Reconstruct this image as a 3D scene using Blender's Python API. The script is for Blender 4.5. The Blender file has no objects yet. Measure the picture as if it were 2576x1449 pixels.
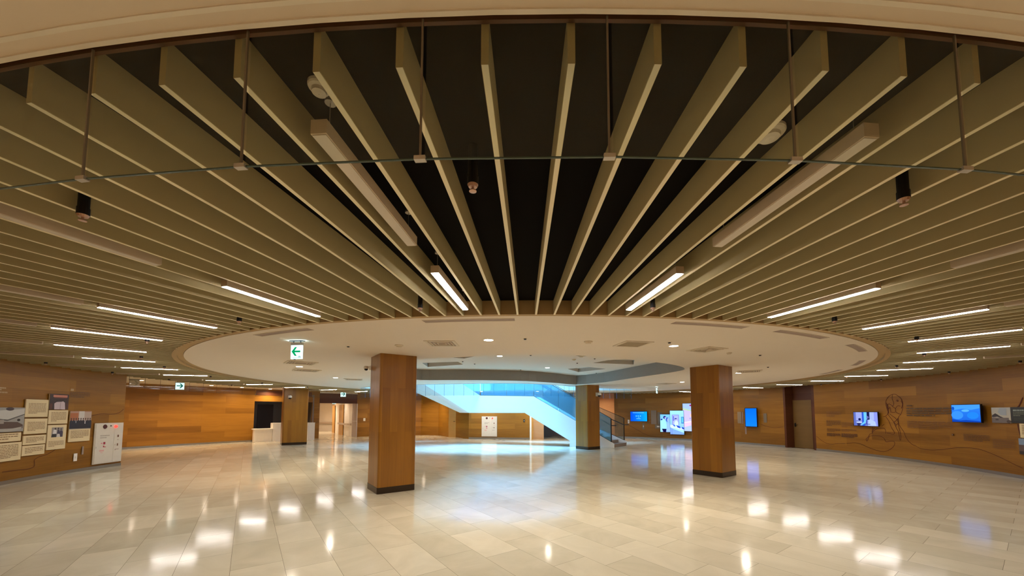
import bpy, bmesh, math, random
from mathutils import Vector, Matrix
from mathutils.geometry import delaunay_2d_cdt
random.seed(7)
S = bpy.context.scene
COL = S.collection
pi = math.pi

# ------------------------------------------------------------------ camera
F_PX, PITCH, SX, SY, EYE = 944.327, 0.06841, 23.228, -247.728, 1.57
CX, CY = 0.194, 13.933            # centre of the round hall
cam = bpy.data.cameras.new('camera')
cam.sensor_width = 36.0
cam.lens = F_PX / 2576 * 36.0
cam.shift_x = -SX / 2576
cam.shift_y = -SY / 2576
cam.clip_start = 0.02
cam.clip_end = 200
co = bpy.data.objects.new('camera', cam)
COL.objects.link(co)
co.location = (0, 0, EYE)
co.rotation_euler = (pi / 2 + PITCH, 0, 0)
S.camera = co
S.view_settings.view_transform = 'Standard'
S.view_settings.look = 'None'
S.view_settings.gamma = 1
S.view_settings.exposure = 0.0
S.cycles.use_denoising = True
S.cycles.max_bounces = 9
S.cycles.diffuse_bounces = 5
S.cycles.glossy_bounces = 5
S.cycles.transmission_bounces = 6
S.cycles.transparent_max_bounces = 24
S.cycles.caustics_reflective = False
S.cycles.caustics_refractive = False
S.cycles.sample_clamp_indirect = 4.0

def ray(x, y):
    X = (x - 1288 - SX) / F_PX
    Y = (y - 724.5 + SY) / F_PX
    c, s = math.cos(PITCH), math.sin(PITCH)
    return Vector((X, c + Y * s, s - Y * c))
def on_z(x, y, z):                # where a sight line meets a level surface
    r = ray(x, y); t = (z - EYE) / r.z
    return (r.x * t, r.y * t)
def ring(R, deg, z=0.0):
    t = math.radians(deg)
    return Vector((CX + R * math.sin(t), CY - R * math.cos(t), z))
def pol(x, y):
    return math.hypot(x - CX, y - CY), math.degrees(math.atan2(x - CX, -(y - CY)))

# ------------------------------------------------------------------ materials
def lin(c):
    return tuple(((v / 255) / 12.92 if v <= 10 else (((v / 255) + 0.055) / 1.055) ** 2.4) for v in c) + (1.0,)
MATS = {}
def base(name):
    m = bpy.data.materials.new(name); m.use_nodes = True
    nt = m.node_tree; nt.nodes.clear()
    out = nt.nodes.new('ShaderNodeOutputMaterial')
    MATS[name] = m
    return m, nt, out
def pbr(name, rgb, rough=0.6, metal=0.0, spec=0.5, noise=0.05, scale=9.0):
    m, nt, out = base(name)
    b = nt.nodes.new('ShaderNodeBsdfPrincipled')
    b.inputs['Roughness'].default_value = rough
    b.inputs['Metallic'].default_value = metal
    b.inputs['Specular IOR Level'].default_value = spec
    tc = nt.nodes.new('ShaderNodeTexCoord')
    n = nt.nodes.new('ShaderNodeTexNoise'); n.inputs['Scale'].default_value = scale
    n.inputs['Detail'].default_value = 3
    nt.links.new(tc.outputs['Object'], n.inputs['Vector'])
    mx = nt.nodes.new('ShaderNodeMix'); mx.data_type = 'RGBA'
    c = lin(rgb)
    mx.inputs['A'].default_value = tuple(v * (1 - noise) for v in c[:3]) + (1,)
    mx.inputs['B'].default_value = tuple(min(1, v * (1 + noise)) for v in c[:3]) + (1,)
    nt.links.new(n.outputs['Fac'], mx.inputs['Factor'])
    nt.links.new(mx.outputs['Result'], b.inputs['Base Color'])
    nt.links.new(b.outputs[0], out.inputs[0])
    return m
def emis(name, rgb, strength):
    m, nt, out = base(name)
    e = nt.nodes.new('ShaderNodeEmission')
    e.inputs['Color'].default_value = lin(rgb); e.inputs['Strength'].default_value = strength
    nt.links.new(e.outputs[0], out.inputs[0])
    return m
def glass(name, tint, haze=0.0, haze_rgb=(120, 190, 220), spec=0.12):
    m, nt, out = base(name)
    t = nt.nodes.new('ShaderNodeBsdfTransparent'); t.inputs[0].default_value = lin(tint)
    g = nt.nodes.new('ShaderNodeBsdfGlossy'); g.inputs['Roughness'].default_value = 0.02
    lw = nt.nodes.new('ShaderNodeLayerWeight'); lw.inputs['Blend'].default_value = spec
    mx = nt.nodes.new('ShaderNodeMixShader')
    nt.links.new(lw.outputs['Fresnel'], mx.inputs[0])
    nt.links.new(t.outputs[0], mx.inputs[1]); nt.links.new(g.outputs[0], mx.inputs[2])
    last = mx
    if haze > 0:
        d = nt.nodes.new('ShaderNodeBsdfDiffuse'); d.inputs[0].default_value = lin(haze_rgb)
        tr = nt.nodes.new('ShaderNodeBsdfTranslucent'); tr.inputs[0].default_value = lin(haze_rgb)
        ad = nt.nodes.new('ShaderNodeMixShader'); ad.inputs[0].default_value = 0.5
        nt.links.new(d.outputs[0], ad.inputs[1]); nt.links.new(tr.outputs[0], ad.inputs[2])
        m2 = nt.nodes.new('ShaderNodeMixShader'); m2.inputs[0].default_value = haze
        nt.links.new(mx.outputs[0], m2.inputs[1]); nt.links.new(ad.outputs[0], m2.inputs[2])
        last = m2
    nt.links.new(last.outputs[0], out.inputs[0])
    return m
def wood(name, dark, light, row=0.3, width=2.6, grain=26.0, rough=0.42, joint=0.002, seed=0.0, spec=0.25):
    """veneer boards laid along the u of the UV map"""
    m, nt, out = base(name)
    N = nt.nodes.new; L = nt.links.new
    b = N('ShaderNodeBsdfPrincipled'); b.inputs['Roughness'].default_value = rough
    b.inputs['Specular IOR Level'].default_value = spec
    uv = N('ShaderNodeUVMap'); uv.uv_map = 'UVMap'
    off = N('ShaderNodeVectorMath'); off.operation = 'ADD'; off.inputs[1].default_value = (seed, 0, 0)
    L(uv.outputs[0], off.inputs[0])
    br = N('ShaderNodeTexBrick')
    br.inputs['Scale'].default_value = 1.0
    br.inputs['Brick Width'].default_value = width
    br.inputs['Row Height'].default_value = row
    br.inputs['Mortar Size'].default_value = joint
    br.inputs['Mortar Smooth'].default_value = 0.2
    br.offset = 0.37
    br.inputs['Color1'].default_value = (0, 0, 0, 1); br.inputs['Color2'].default_value = (1, 1, 1, 1)
    br.inputs['Mortar'].default_value = (0.0, 0.0, 0.0, 1)
    L(off.outputs[0], br.inputs['Vector'])
    mp = N('ShaderNodeMapping'); mp.inputs['Scale'].default_value = (0.9, grain, 1)
    L(off.outputs[0], mp.inputs['Vector'])
    no = N('ShaderNodeTexNoise'); no.inputs['Scale'].default_value = 1.6; no.inputs['Detail'].default_value = 5
    no.inputs['Roughness'].default_value = 0.6
    L(mp.outputs[0], no.inputs['Vector'])
    mp2 = N('ShaderNodeMapping'); mp2.inputs['Scale'].default_value = (0.35, 3.3, 1)
    L(off.outputs[0], mp2.inputs['Vector'])
    no2 = N('ShaderNodeTexNoise'); no2.inputs['Scale'].default_value = 1.3; no2.inputs['Detail'].default_value = 2
    L(mp2.outputs[0], no2.inputs['Vector'])
    f1 = N('ShaderNodeMath'); f1.operation = 'MULTIPLY'; f1.inputs[1].default_value = 0.42
    L(br.outputs['Color'], f1.inputs[0])
    f2 = N('ShaderNodeMath'); f2.operation = 'MULTIPLY_ADD'; f2.inputs[1].default_value = 0.55
    L(no.outputs['Fac'], f2.inputs[0]); L(f1.outputs[0], f2.inputs[2])
    f3 = N('ShaderNodeMath'); f3.operation = 'MULTIPLY_ADD'; f3.inputs[1].default_value = 0.5; f3.use_clamp = True
    L(no2.outputs['Fac'], f3.inputs[0]); L(f2.outputs[0], f3.inputs[2])
    f4 = N('ShaderNodeMath'); f4.operation = 'SUBTRACT'; f4.inputs[1].default_value = 0.18; f4.use_clamp = True
    L(f3.outputs[0], f4.inputs[0])
    mx = N('ShaderNodeMix'); mx.data_type = 'RGBA'
    mx.inputs['A'].default_value = lin(dark); mx.inputs['B'].default_value = lin(light)
    L(f4.outputs[0], mx.inputs['Factor'])
    L(mx.outputs['Result'], b.inputs['Base Color'])
    L(b.outputs[0], out.inputs[0])
    return m
def floor_mat():
    m, nt, out = base('polished_marble')
    N = nt.nodes.new; L = nt.links.new
    b = N('ShaderNodeBsdfPrincipled')
    b.inputs['Specular IOR Level'].default_value = 0.15
    g = N('ShaderNodeNewGeometry')
    du = N('ShaderNodeVectorMath'); du.operation = 'DOT_PRODUCT'; du.inputs[1].default_value = (-0.588, 0.809, 0)
    dv = N('ShaderNodeVectorMath'); dv.operation = 'DOT_PRODUCT'; dv.inputs[1].default_value = (0.809, 0.588, 0)
    L(g.outputs['Position'], du.inputs[0]); L(g.outputs['Position'], dv.inputs[0])
    ad = N('ShaderNodeMath'); ad.operation = 'ADD'; ad.inputs[1].default_value = 44.5 - 0.365
    L(dv.outputs['Value'], ad.inputs[0])
    au = N('ShaderNodeMath'); au.operation = 'ADD'; au.inputs[1].default_value = 45.6
    L(du.outputs['Value'], au.inputs[0])
    cb = N('ShaderNodeCombineXYZ'); L(au.outputs[0], cb.inputs[0]); L(ad.outputs[0], cb.inputs[1])
    br = N('ShaderNodeTexBrick'); br.inputs['Scale'].default_value = 1.0
    br.inputs['Brick Width'].default_value = 0.9; br.inputs['Row Height'].default_value = 0.445
    br.inputs['Mortar Size'].default_value = 0.0018; br.inputs['Mortar Smooth'].default_value = 0.3
    br.inputs['Bias'].default_value = 0.0; br.offset = 0.33
    br.inputs['Color1'].default_value = (0, 0, 0, 1); br.inputs['Color2'].default_value = (1, 1, 1, 1)
    br.inputs['Mortar'].default_value = (0.5, 0.5, 0.5, 1)
    L(cb.outputs[0], br.inputs['Vector'])
    # veins that change direction from tile to tile
    sc = N('ShaderNodeVectorMath'); sc.operation = 'SCALE'; sc.inputs['Scale'].default_value = 3.0
    L(br.outputs['Color'], sc.inputs[0])
    va = N('ShaderNodeVectorMath'); va.operation = 'ADD'
    L(cb.outputs[0], va.inputs[0]); L(sc.outputs[0], va.inputs[1])
    no = N('ShaderNodeTexNoise'); no.inputs['Scale'].default_value = 1.5; no.inputs['Detail'].default_value = 6
    no.inputs['Distortion'].default_value = 1.4; no.inputs['Roughness'].default_value = 0.55
    L(va.outputs[0], no.inputs['Vector'])
    f = N('ShaderNodeMath'); f.operation = 'MULTIPLY'; f.inputs[1].default_value = 0.4
    L(br.outputs['Color'], f.inputs[0])
    f2 = N('ShaderNodeMath'); f2.operation = 'MULTIPLY_ADD'; f2.inputs[1].default_value = 0.8; f2.use_clamp = True
    L(no.outputs['Fac'], f2.inputs[0]); L(f.outputs[0], f2.inputs[2])
    mx = N('ShaderNodeMix'); mx.data_type = 'RGBA'
    mx.inputs['A'].default_value = lin((174, 165, 141)); mx.inputs['B'].default_value = lin((216, 208, 184))
    L(f2.outputs[0], mx.inputs['Factor'])
    mm = N('ShaderNodeMix'); mm.data_type = 'RGBA'; mm.inputs['B'].default_value = lin((120, 112, 98))
    L(br.outputs['Fac'], mm.inputs['Factor']); L(mx.outputs['Result'], mm.inputs['A'])
    L(mm.outputs['Result'], b.inputs['Base Color'])
    nr = N('ShaderNodeTexNoise'); nr.inputs['Scale'].default_value = 2.2; nr.inputs['Detail'].default_value = 3
    L(g.outputs['Position'], nr.inputs['Vector'])
    rr = N('ShaderNodeMapRange'); rr.inputs['To Min'].default_value = 0.07; rr.inputs['To Max'].default_value = 0.14
    L(nr.outputs['Fac'], rr.inputs['Value']); L(rr.outputs[0], b.inputs['Roughness'])
    # tiles lie very slightly uneven, so lamps break at the joints
    nb = N('ShaderNodeTexNoise'); nb.inputs['Scale'].default_value = 3.0; nb.inputs['Detail'].default_value = 1
    L(va.outputs[0], nb.inputs['Vector'])
    bp = N('ShaderNodeBump'); bp.inputs['Strength'].default_value = 0.04; bp.inputs['Distance'].default_value = 0.02
    L(nb.outputs['Fac'], bp.inputs['Height']); L(bp.outputs[0], b.inputs['Normal'])
    L(b.outputs[0], out.inputs[0])
    return m
def attr_mat(name, emit=0.0, rough=0.5):
    """colour of each printed patch or screen pixel group from the mesh"""
    m, nt, out = base(name)
    a = nt.nodes.new('ShaderNodeAttribute'); a.attribute_name = 'tone'
    if emit:
        e = nt.nodes.new('ShaderNodeEmission'); e.inputs['Strength'].default_value = emit
        nt.links.new(a.outputs['Color'], e.inputs['Color']); nt.links.new(e.outputs[0], out.inputs[0])
    else:
        b = nt.nodes.new('ShaderNodeBsdfPrincipled'); b.inputs['Roughness'].default_value = rough
        nt.links.new(a.outputs['Color'], b.inputs['Base Color']); nt.links.new(b.outputs[0], out.inputs[0])
    return m

M_FLOOR = floor_mat()
M_WALL = wood('wall_veneer', (98, 60, 12), (172, 119, 40))
M_COLW = wood('column_veneer', (108, 66, 13), (166, 112, 32), row=0.15, width=2.35, grain=30, seed=0.3, rough=0.3, spec=0.5)
M_DOORW = wood('door_veneer', (176, 128, 62), (200, 152, 84), row=3.0, width=5, grain=18)
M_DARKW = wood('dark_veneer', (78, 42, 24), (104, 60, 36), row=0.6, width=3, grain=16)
M_WHITE = pbr('white_ceiling_paint', (226, 212, 196), 0.85, noise=0.015)
M_SLAT = pbr('slat_side_shaded', (188, 174, 130), 0.75, noise=0.04, scale=4)  # slat colour darkened, so the shade on the sides is painted in
M_SLAT_LIT = pbr('slat_bottom_lit', (246, 236, 204), 0.6, noise=0.03, scale=4)  # same slat made lighter, light on the bottom face put into the colour
M_FASC = pbr('tan_fascia', (176, 146, 100), 0.75)
REC_SIDE = -1
M_REC_SHADE = pbr('recess_side_shade', (150, 146, 142), 0.8)  # grey stands in for the shade on the upright recess sides
M_COFF = pbr('coffer_shade_grey', (196, 190, 182), 0.8)  # coffer insides greyed, shade of the hollow put into the colour
M_BLACK = pbr('black_soffit', (20, 17, 15), 0.95, spec=0.1)
M_BROWN = pbr('brown_rim_band', (104, 66, 38), 0.6)
M_BLKM = pbr('black_pipe', (14, 14, 16), 0.5)
M_BRASS = pbr('sprinkler_metal', (196, 160, 140), 0.35, 0.6)
M_ALU = pbr('aluminium', (186, 178, 168), 0.35, 0.7)
M_HOUS = pbr('lamp_housing', (206, 188, 164), 0.5)
M_DIFF_OFF = pbr('unlit_diffuser', (214, 204, 190), 0.4)
M_STEEL = pbr('dark_steel_plinth', (74, 64, 56), 0.22, 0.85)
M_BASE = pbr('grey_metal_skirting', (150, 144, 136), 0.3, 0.7)
M_GRILLE = pbr('vent_grille_paint', (214, 200, 178), 0.6)
M_VENTD = pbr('vent_shadow', (160, 140, 130), 0.8)
M_TRIMW = pbr('white_trim', (236, 228, 216), 0.5)
M_PLAS = pbr('white_plaster', (236, 224, 208), 0.7)
M_STAIRW = pbr('white_stair_side', (236, 240, 242), 0.6, noise=0.01)
M_SHAFT = pbr('shaft_white', (225, 235, 240), 0.8)
M_TREAD = pbr('stair_stone', (120, 104, 92), 0.4)
M_RAIL = pbr('dark_rail', (52, 50, 52), 0.3, 0.7)
M_CABW = pbr('cabinet_white', (214, 204, 188), 0.45)
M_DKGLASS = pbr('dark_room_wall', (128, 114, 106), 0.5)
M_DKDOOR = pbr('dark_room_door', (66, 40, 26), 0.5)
M_TVB = pbr('screen_bezel', (12, 12, 22), 0.25)
M_TVG = pbr('panel_grey', (120, 104, 84), 0.5)
M_PAPER = pbr('poster_board', (222, 200, 156), 0.6)
M_EDGE = pbr('glass_cut_edge', (46, 66, 52), 0.15)
M_SEAM = pbr('glass_silicone_seam', (112, 100, 82), 0.4)
M_LINE = pbr('engraved_line', (80, 26, 8), 0.8)
M_GLASS = glass('smoke_glass', (240, 244, 238), haze=0.06, haze_rgb=(190, 180, 150))
M_GLASSB = glass('atrium_curtain_glass', (225, 240, 245), haze=0.015, haze_rgb=(180, 215, 225))
M_GUARD = glass('blue_guard_glass', (170, 212, 228), haze=0.4, haze_rgb=(124, 186, 212))
M_GUARD2 = glass('clear_guard_glass', (215, 228, 226), haze=0.12, haze_rgb=(150, 170, 170))
M_LED = emis('led_tube', (255, 247, 240), 60.0)
M_DOWN = emis('downlight_glow', (255, 232, 205), 40.0)
M_DOWNW = emis('downlight_glow_cool', (255, 244, 232), 40.0)
M_SIGNW = emis('sign_face_white', (205, 245, 240), 1.15)
M_SIGNG = emis('sign_arrow_green', (0, 165, 95), 0.7)
M_SIGNI = emis('sign_arrow_ink', (20, 120, 110), 0.5)
M_REDL = emis('red_indicator', (255, 50, 40), 3.0)
M_SKY = emis('skylight_panel', (150, 205, 250), 3.0)
M_PRINT = attr_mat('printed_picture')
M_SCREEN = attr_mat('screen_picture', 1.0)

# ------------------------------------------------------------------ mesh builder
class MB:
    def __init__(s): s.v = []; s.f = []; s.uv = []; s.mi = []; s.tone = []
    def poly(s, pts, uv=None, mi=0, tone=None):
        i = len(s.v); s.v += [tuple(p) for p in pts]; s.f.append(tuple(range(i, i + len(pts))))
        s.uv.append(uv or [(p[0], p[1]) for p in pts]); s.mi.append(mi); s.tone.append(tone or (1, 1, 1, 1)); return s
    def box(s, x0, x1, y0, y1, z0, z1, mi=0, vert=False):
        P = [(x0, y0, z0), (x1, y0, z0), (x1, y1, z0), (x0, y1, z0), (x0, y0, z1), (x1, y0, z1), (x1, y1, z1), (x0, y1, z1)]
        for q in ((0, 3, 2, 1), (4, 5, 6, 7), (0, 1, 5, 4), (1, 2, 6, 5), (2, 3, 7, 6), (3, 0, 4, 7)):
            pts = [P[k] for k in q]
            if q in ((0, 3, 2, 1), (4, 5, 6, 7)): uv = [(p[0], p[1]) for p in pts]
            elif q in ((0, 1, 5, 4), (2, 3, 7, 6)): uv = [(p[0], p[2]) for p in pts]
            else: uv = [(p[1] + 5.3, p[2]) for p in pts]
            if vert: uv = [(b, a) for a, b in uv]
            s.poly(pts, uv, mi)
        return s
    def hexa(s, a, b, mi=0):
        """solid between two equal polygons (lists of 3D points)"""
        n = len(a); s.poly(list(reversed(a)), mi=mi); s.poly(b, mi=mi)
        for k in range(n):
            j = (k + 1) % n; s.poly([a[k], a[j], b[j], b[k]], mi=mi)
        return s
    def cyl(s, x, y, z0, z1, r0, r1=None, n=16, mi=0):
        r1 = r0 if r1 is None else r1
        a = [(x + r0 * math.cos(2 * pi * k / n), y + r0 * math.sin(2 * pi * k / n), z0) for k in range(n)]
        b = [(x + r1 * math.cos(2 * pi * k / n), y + r1 * math.sin(2 * pi * k / n), z1) for k in range(n)]
        return s.hexa(a, b, mi)
    def rings(s, prof, n=20, x=0, y=0, mi=0):
        """lathe around z: prof = [(r, z), ...]"""
        for (r0, z0), (r1, z1) in zip(prof, prof[1:]):
            for k in range(n):
                t0, t1 = 2 * pi * k / n, 2 * pi * (k + 1) / n
                s.poly([(x + r0 * math.cos(t0), y + r0 * math.sin(t0), z0), (x + r0 * math.cos(t1), y + r0 * math.sin(t1), z0),
                        (x + r1 * math.cos(t1), y + r1 * math.sin(t1), z1), (x + r1 * math.cos(t0), y + r1 * math.sin(t0), z1)], mi=mi)
        return s
    def tube(s, pts, r, n=8, mi=0):
        pts = [Vector(p) for p in pts]; R = []
        for i, p in enumerate(pts):
            d = (pts[min(i + 1, len(pts) - 1)] - pts[max(i - 1, 0)]).normalized()
            u = d.cross(Vector((0, 0, 1)));
            if u.length < 1e-3: u = Vector((1, 0, 0))
            u.normalize(); w = d.cross(u)
            R.append([p + u * r * math.cos(2 * pi * k / n) + w * r * math.sin(2 * pi * k / n) for k in range(n)])
        s.poly(list(reversed(R[0])), mi=mi); s.poly(R[-1], mi=mi)
        for a, b in zip(R, R[1:]):
            for k in range(n):
                j = (k + 1) % n; s.poly([a[k], a[j], b[j], b[k]], mi=mi)
        return s
    def build(s, name, mats, parent=None, loc=None, rz=0.0, merge=False, smooth=False):
        me = bpy.data.meshes.new(name)
        me.from_pydata(s.v, [], s.f)
        ul = me.uv_layers.new(name='UVMap')
        fl = [c for u in s.uv for c in u]
        for k, c in enumerate(fl): ul.data[k].uv = c
        if any(t != (1, 1, 1, 1) for t in s.tone):
            ca = me.color_attributes.new('tone', 'FLOAT_COLOR', 'CORNER'); k = 0
            for f, t in zip(s.f, s.tone):
                for _ in f: ca.data[k].color = t; k += 1
        if not isinstance(mats, (list, tuple)): mats = [mats]
        for m in mats: me.materials.append(m)
        for p, mi in zip(me.polygons, s.mi): p.material_index = mi; p.use_smooth = smooth
        if merge:
            bm = bmesh.new(); bm.from_mesh(me); bmesh.ops.remove_doubles(bm, verts=bm.verts, dist=1e-5)
            bmesh.ops.recalc_face_normals(bm, faces=bm.faces); bm.to_mesh(me); bm.free()
        me.update()
        o = bpy.data.objects.new(name, me); COL.objects.link(o)
        if parent: o.parent = parent
        if loc is not None: o.location = loc
        o.rotation_euler.z = rz
        return o
def tag(o, label=None, cat=None, group=None, kind=None):
    if label: o['label'] = label
    if cat: o['category'] = cat
    if group: o['group'] = group
    if kind: o['kind'] = kind
    return o
def thing(name, label, cat, loc, rz=0.0, group=None):
    o = bpy.data.objects.new(name, None); COL.objects.link(o)
    o.empty_display_size = 0.1
    o.location = loc; o.rotation_euler = (0, 0, rz)
    return tag(o, label, cat, group)
def dup(root, loc, rz, label=None, group=None):
    r = root.copy(); COL.objects.link(r); r.location = loc; r.rotation_euler = (0, 0, rz)
    if label: r['label'] = label
    if group: r['group'] = group
    for ch in [o for o in bpy.data.objects if o.parent == root]:
        c = ch.copy(); COL.objects.link(c); c.parent = r
        for g in [o for o in bpy.data.objects if o.parent == ch]:
            d = g.copy(); COL.objects.link(d); d.parent = c
    return r
def struct(name, mb, mats, **k):
    return tag(mb.build(name, mats, **k), kind='structure')
ORD = ['first', 'second', 'third', 'fourth', 'fifth', 'sixth', 'seventh', 'eighth', 'ninth', 'tenth', 'eleventh', 'twelfth',
       'thirteenth', 'fourteenth', 'fifteenth', 'sixteenth', 'seventeenth', 'eighteenth', 'nineteenth', 'twentieth']

# ------------------------------------------------------------------ plan
P_SKY = 650.0
Z_SLAT, Z_DISC, Z_OUT, Z_BLK, Z_REC = 2.688, 2.7276, 2.8325, 2.858, 3.11
R_DISC, R_FASC, R_OUT = 9.504, 9.68, 12.80

def interp(tab, x):
    if x <= tab[0][0]: return tab[0][1]
    for (a, u), (b, v) in zip(tab, tab[1:]):
        if x <= b: return u + (v - u) * (x - a) / (b - a)
    return tab[-1][1]
RW_R = [(10, 12.80), (62, 12.72), (80, 12.45), (94, 12.2), (100, 12.08), (113, 11.9), (126, 11.75), (143, 11.2), (149.4, 11.0)]
RW_L = [(-77.4, 12.35), (-70, 12.62), (-60, 12.83), (-14, 12.85)]
class Wall:
    def __init__(s, pts): s.p = [Vector((a[0], a[1], 0)) for a in pts]
    def hit(s, px, py):
        r = ray(px, py); best = None
        for a, b in zip(s.p, s.p[1:]):
            d = b - a; den = r.x * d.y - r.y * d.x
            if abs(den) < 1e-9: continue
            t = (a.x * d.y - a.y * d.x) / den; u = (a.x * r.y - a.y * r.x) / den
            if t > 0.2 and -1e-4 <= u <= 1 + 1e-4 and (best is None or t < best[0]):
                best = (t, a + d * u)
        if best is None: raise ValueError('no wall at %s %s' % (px, py))
        return Vector((best[1].x, best[1].y, EYE + r.z * best[0]))
    def frame(s, x0, y0, x1, y1, off=0.0):
        """base point, turn, width and height of an upright rectangle on the wall"""
        ym = (y0 + y1) / 2; xc = (x0 + x1) / 2
        a, b = s.hit(x0, ym), s.hit(x1, ym)
        t, m = s.hit(xc, y0), s.hit(xc, y1)
        d = Vector((b.x - a.x, b.y - a.y, 0)); w = d.length; d.normalize()
        n = Vector((d.y, -d.x, 0))
        c = Vector(((a.x + b.x) / 2, (a.y + b.y) / 2, m.z)) + n * off
        return c, math.atan2(d.y, d.x), w, t.z - m.z
    def n_at(s, px, py):
        a, b = s.hit(px - 1.5, py), s.hit(px + 1.5, py)
        d = Vector((b.x - a.x, b.y - a.y, 0)).normalized()
        return Vector((d.y, -d.x, 0)), d
def arc(tab, a0, a1, step=1.0):
    n = max(2, int(abs(a1 - a0) / step) + 1)
    return [ring(interp(tab, a0 + (a1 - a0) * k / (n - 1)), a0 + (a1 - a0) * k / (n - 1)) for k in range(n)]
def theta_px(wall, px, py):
    h = wall.hit(px, py); return pol(h.x, h.y)[1]
WR = Wall(arc(RW_R, 10, 149.4)); WL = Wall(arc(RW_L, -77.4, -14))

def strip(mb, pts, z0, z1, th=0.12, side=1, u0=0.0, mi=0):
    """upright wall of thickness th along pts; side gives the hidden face"""
    P = [Vector((p[0], p[1], 0)) for p in pts]; N = []
    for i in range(len(P)):
        d = (P[min(i + 1, len(P) - 1)] - P[max(i - 1, 0)]).normalized(); N.append(Vector((d.y, -d.x, 0)) * side * th)
    Q = [p + n for p, n in zip(P, N)]; s = u0
    up = lambda v, z: (v.x, v.y, z)
    for i in range(len(P) - 1):
        L = (P[i + 1] - P[i]).length
        mb.poly([up(P[i], z0), up(P[i + 1], z0), up(P[i + 1], z1), up(P[i], z1)], [(s, z0), (s + L, z0), (s + L, z1), (s, z1)], mi)
        mb.poly([up(Q[i + 1], z0), up(Q[i], z0), up(Q[i], z1), up(Q[i + 1], z1)], [(s + L, z0), (s, z0), (s, z1), (s + L, z1)], mi)
        mb.poly([up(P[i], z1), up(P[i + 1], z1), up(Q[i + 1], z1), up(Q[i], z1)], [(s, 0), (s + L, 0), (s + L, th), (s, th)], mi)
        mb.poly([up(P[i + 1], z0), up(P[i], z0), up(Q[i], z0), up(Q[i + 1], z0)], [(s + L, 0), (s, 0), (s, th), (s + L, th)], mi)
        s += L
    for i in (0, len(P) - 1):
        mb.poly([up(P[i], z0), up(Q[i], z0), up(Q[i], z1), up(P[i], z1)], [(s, z0), (s + th, z0), (s + th, z1), (s, z1)], mi)
    return mb
def plate(mb, loops, z0, z1, mi=0):
    vl = [[Vector((p[0], p[1], 0)) for p in l] for l in loops]
    V = [Vector((p.x, p.y)) for l in vl for p in l]; E_ = []; i0 = 0
    for l in vl:
        E_ += [(i0 + k, i0 + (k + 1) % len(l)) for k in range(len(l))]; i0 += len(l)
    def inside(p, l):
        c = False
        for k in range(len(l)):
            a, b = l[k], l[k - 1]
            if (a.y > p[1]) != (b.y > p[1]) and p[0] < (b.x - a.x) * (p[1] - a.y) / (b.y - a.y) + a.x: c = not c
        return c
    vo, _e, fo = delaunay_2d_cdt(V, E_, [], 0, 1e-6)[:3]
    for t in fo:
        a, b, c = [Vector((vo[k].x, vo[k].y, 0)) for k in t]
        m_ = ((a.x + b.x + c.x) / 3, (a.y + b.y + c.y) / 3)
        if not inside(m_, vl[0]) or any(inside(m_, l) for l in vl[1:]): continue
        if (b - a).cross(c - a).z > 0: b, c = c, b
        mb.poly([(a.x, a.y, z0), (b.x, b.y, z0), (c.x, c.y, z0)], mi=mi)
        mb.poly([(a.x, a.y, z1), (c.x, c.y, z1), (b.x, b.y, z1)], mi=mi)
    for l in vl:
        for k in range(len(l)):
            a, b = l[k], l[(k + 1) % len(l)]
            mb.poly([(a.x, a.y, z0), (b.x, b.y, z0), (b.x, b.y, z1), (a.x, a.y, z1)], mi=mi)
    return mb
def circle(R, n=240): return [ring(R, 360 * k / n) for k in range(n)]
def annulus(mb, R0, R1, z0, z1, n=240, a0=0, a1=360, mi=0):
    for k in range(n):
        t, u = a0 + (a1 - a0) * k / n, a0 + (a1 - a0) * (k + 1) / n
        a, b, c, d = ring(R0, t), ring(R0, u), ring(R1, u), ring(R1, t)
        zz = lambda p, z: (p.x, p.y, z)
        mb.poly([zz(a, z0), zz(d, z0), zz(c, z0), zz(b, z0)], mi=mi); mb.poly([zz(a, z1), zz(b, z1), zz(c, z1), zz(d, z1)], mi=mi)
        mb.poly([zz(a, z0), zz(b, z0), zz(b, z1), zz(a, z1)], mi=mi); mb.poly([zz(c, z0), zz(d, z0), zz(d, z1), zz(c, z1)], mi=mi)
    return mb
def smooth_loop(pts, n=6):
    P = [Vector((p[0], p[1], 0)) for p in pts]; out = []; m = len(P)
    for i in range(m):
        a, b, c, d = P[i - 1], P[i], P[(i + 1) % m], P[(i + 2) % m]
        for k in range(n):
            t = k / n
            out.append(0.5 * ((2 * b) + (c - a) * t + (2 * a - 5 * b + 4 * c - d) * t * t + (3 * b - a - 3 * c + d) * t ** 3))
    return out
def smooth_open(pts, n=6):
    P = [Vector(p) for p in pts]; P = [2 * P[0] - P[1]] + P + [2 * P[-1] - P[-2]]; out = []
    for i in range(1, len(P) - 2):
        a, b, c, d = P[i - 1], P[i], P[i + 1], P[i + 2]
        for k in range(n):
            t = k / n
            out.append(0.5 * ((2 * b) + (c - a) * t + (2 * a - 5 * b + 4 * c - d) * t * t + (3 * b - a - 3 * c + d) * t ** 3))
    out.append(P[-2]); return out

# ------------------------------------------------------------------ floor and ceilings
fl = MB(); fl.box(-32, 32, -8, 42, -0.12, 0.0); struct('floor', fl, M_FLOOR)

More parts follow.
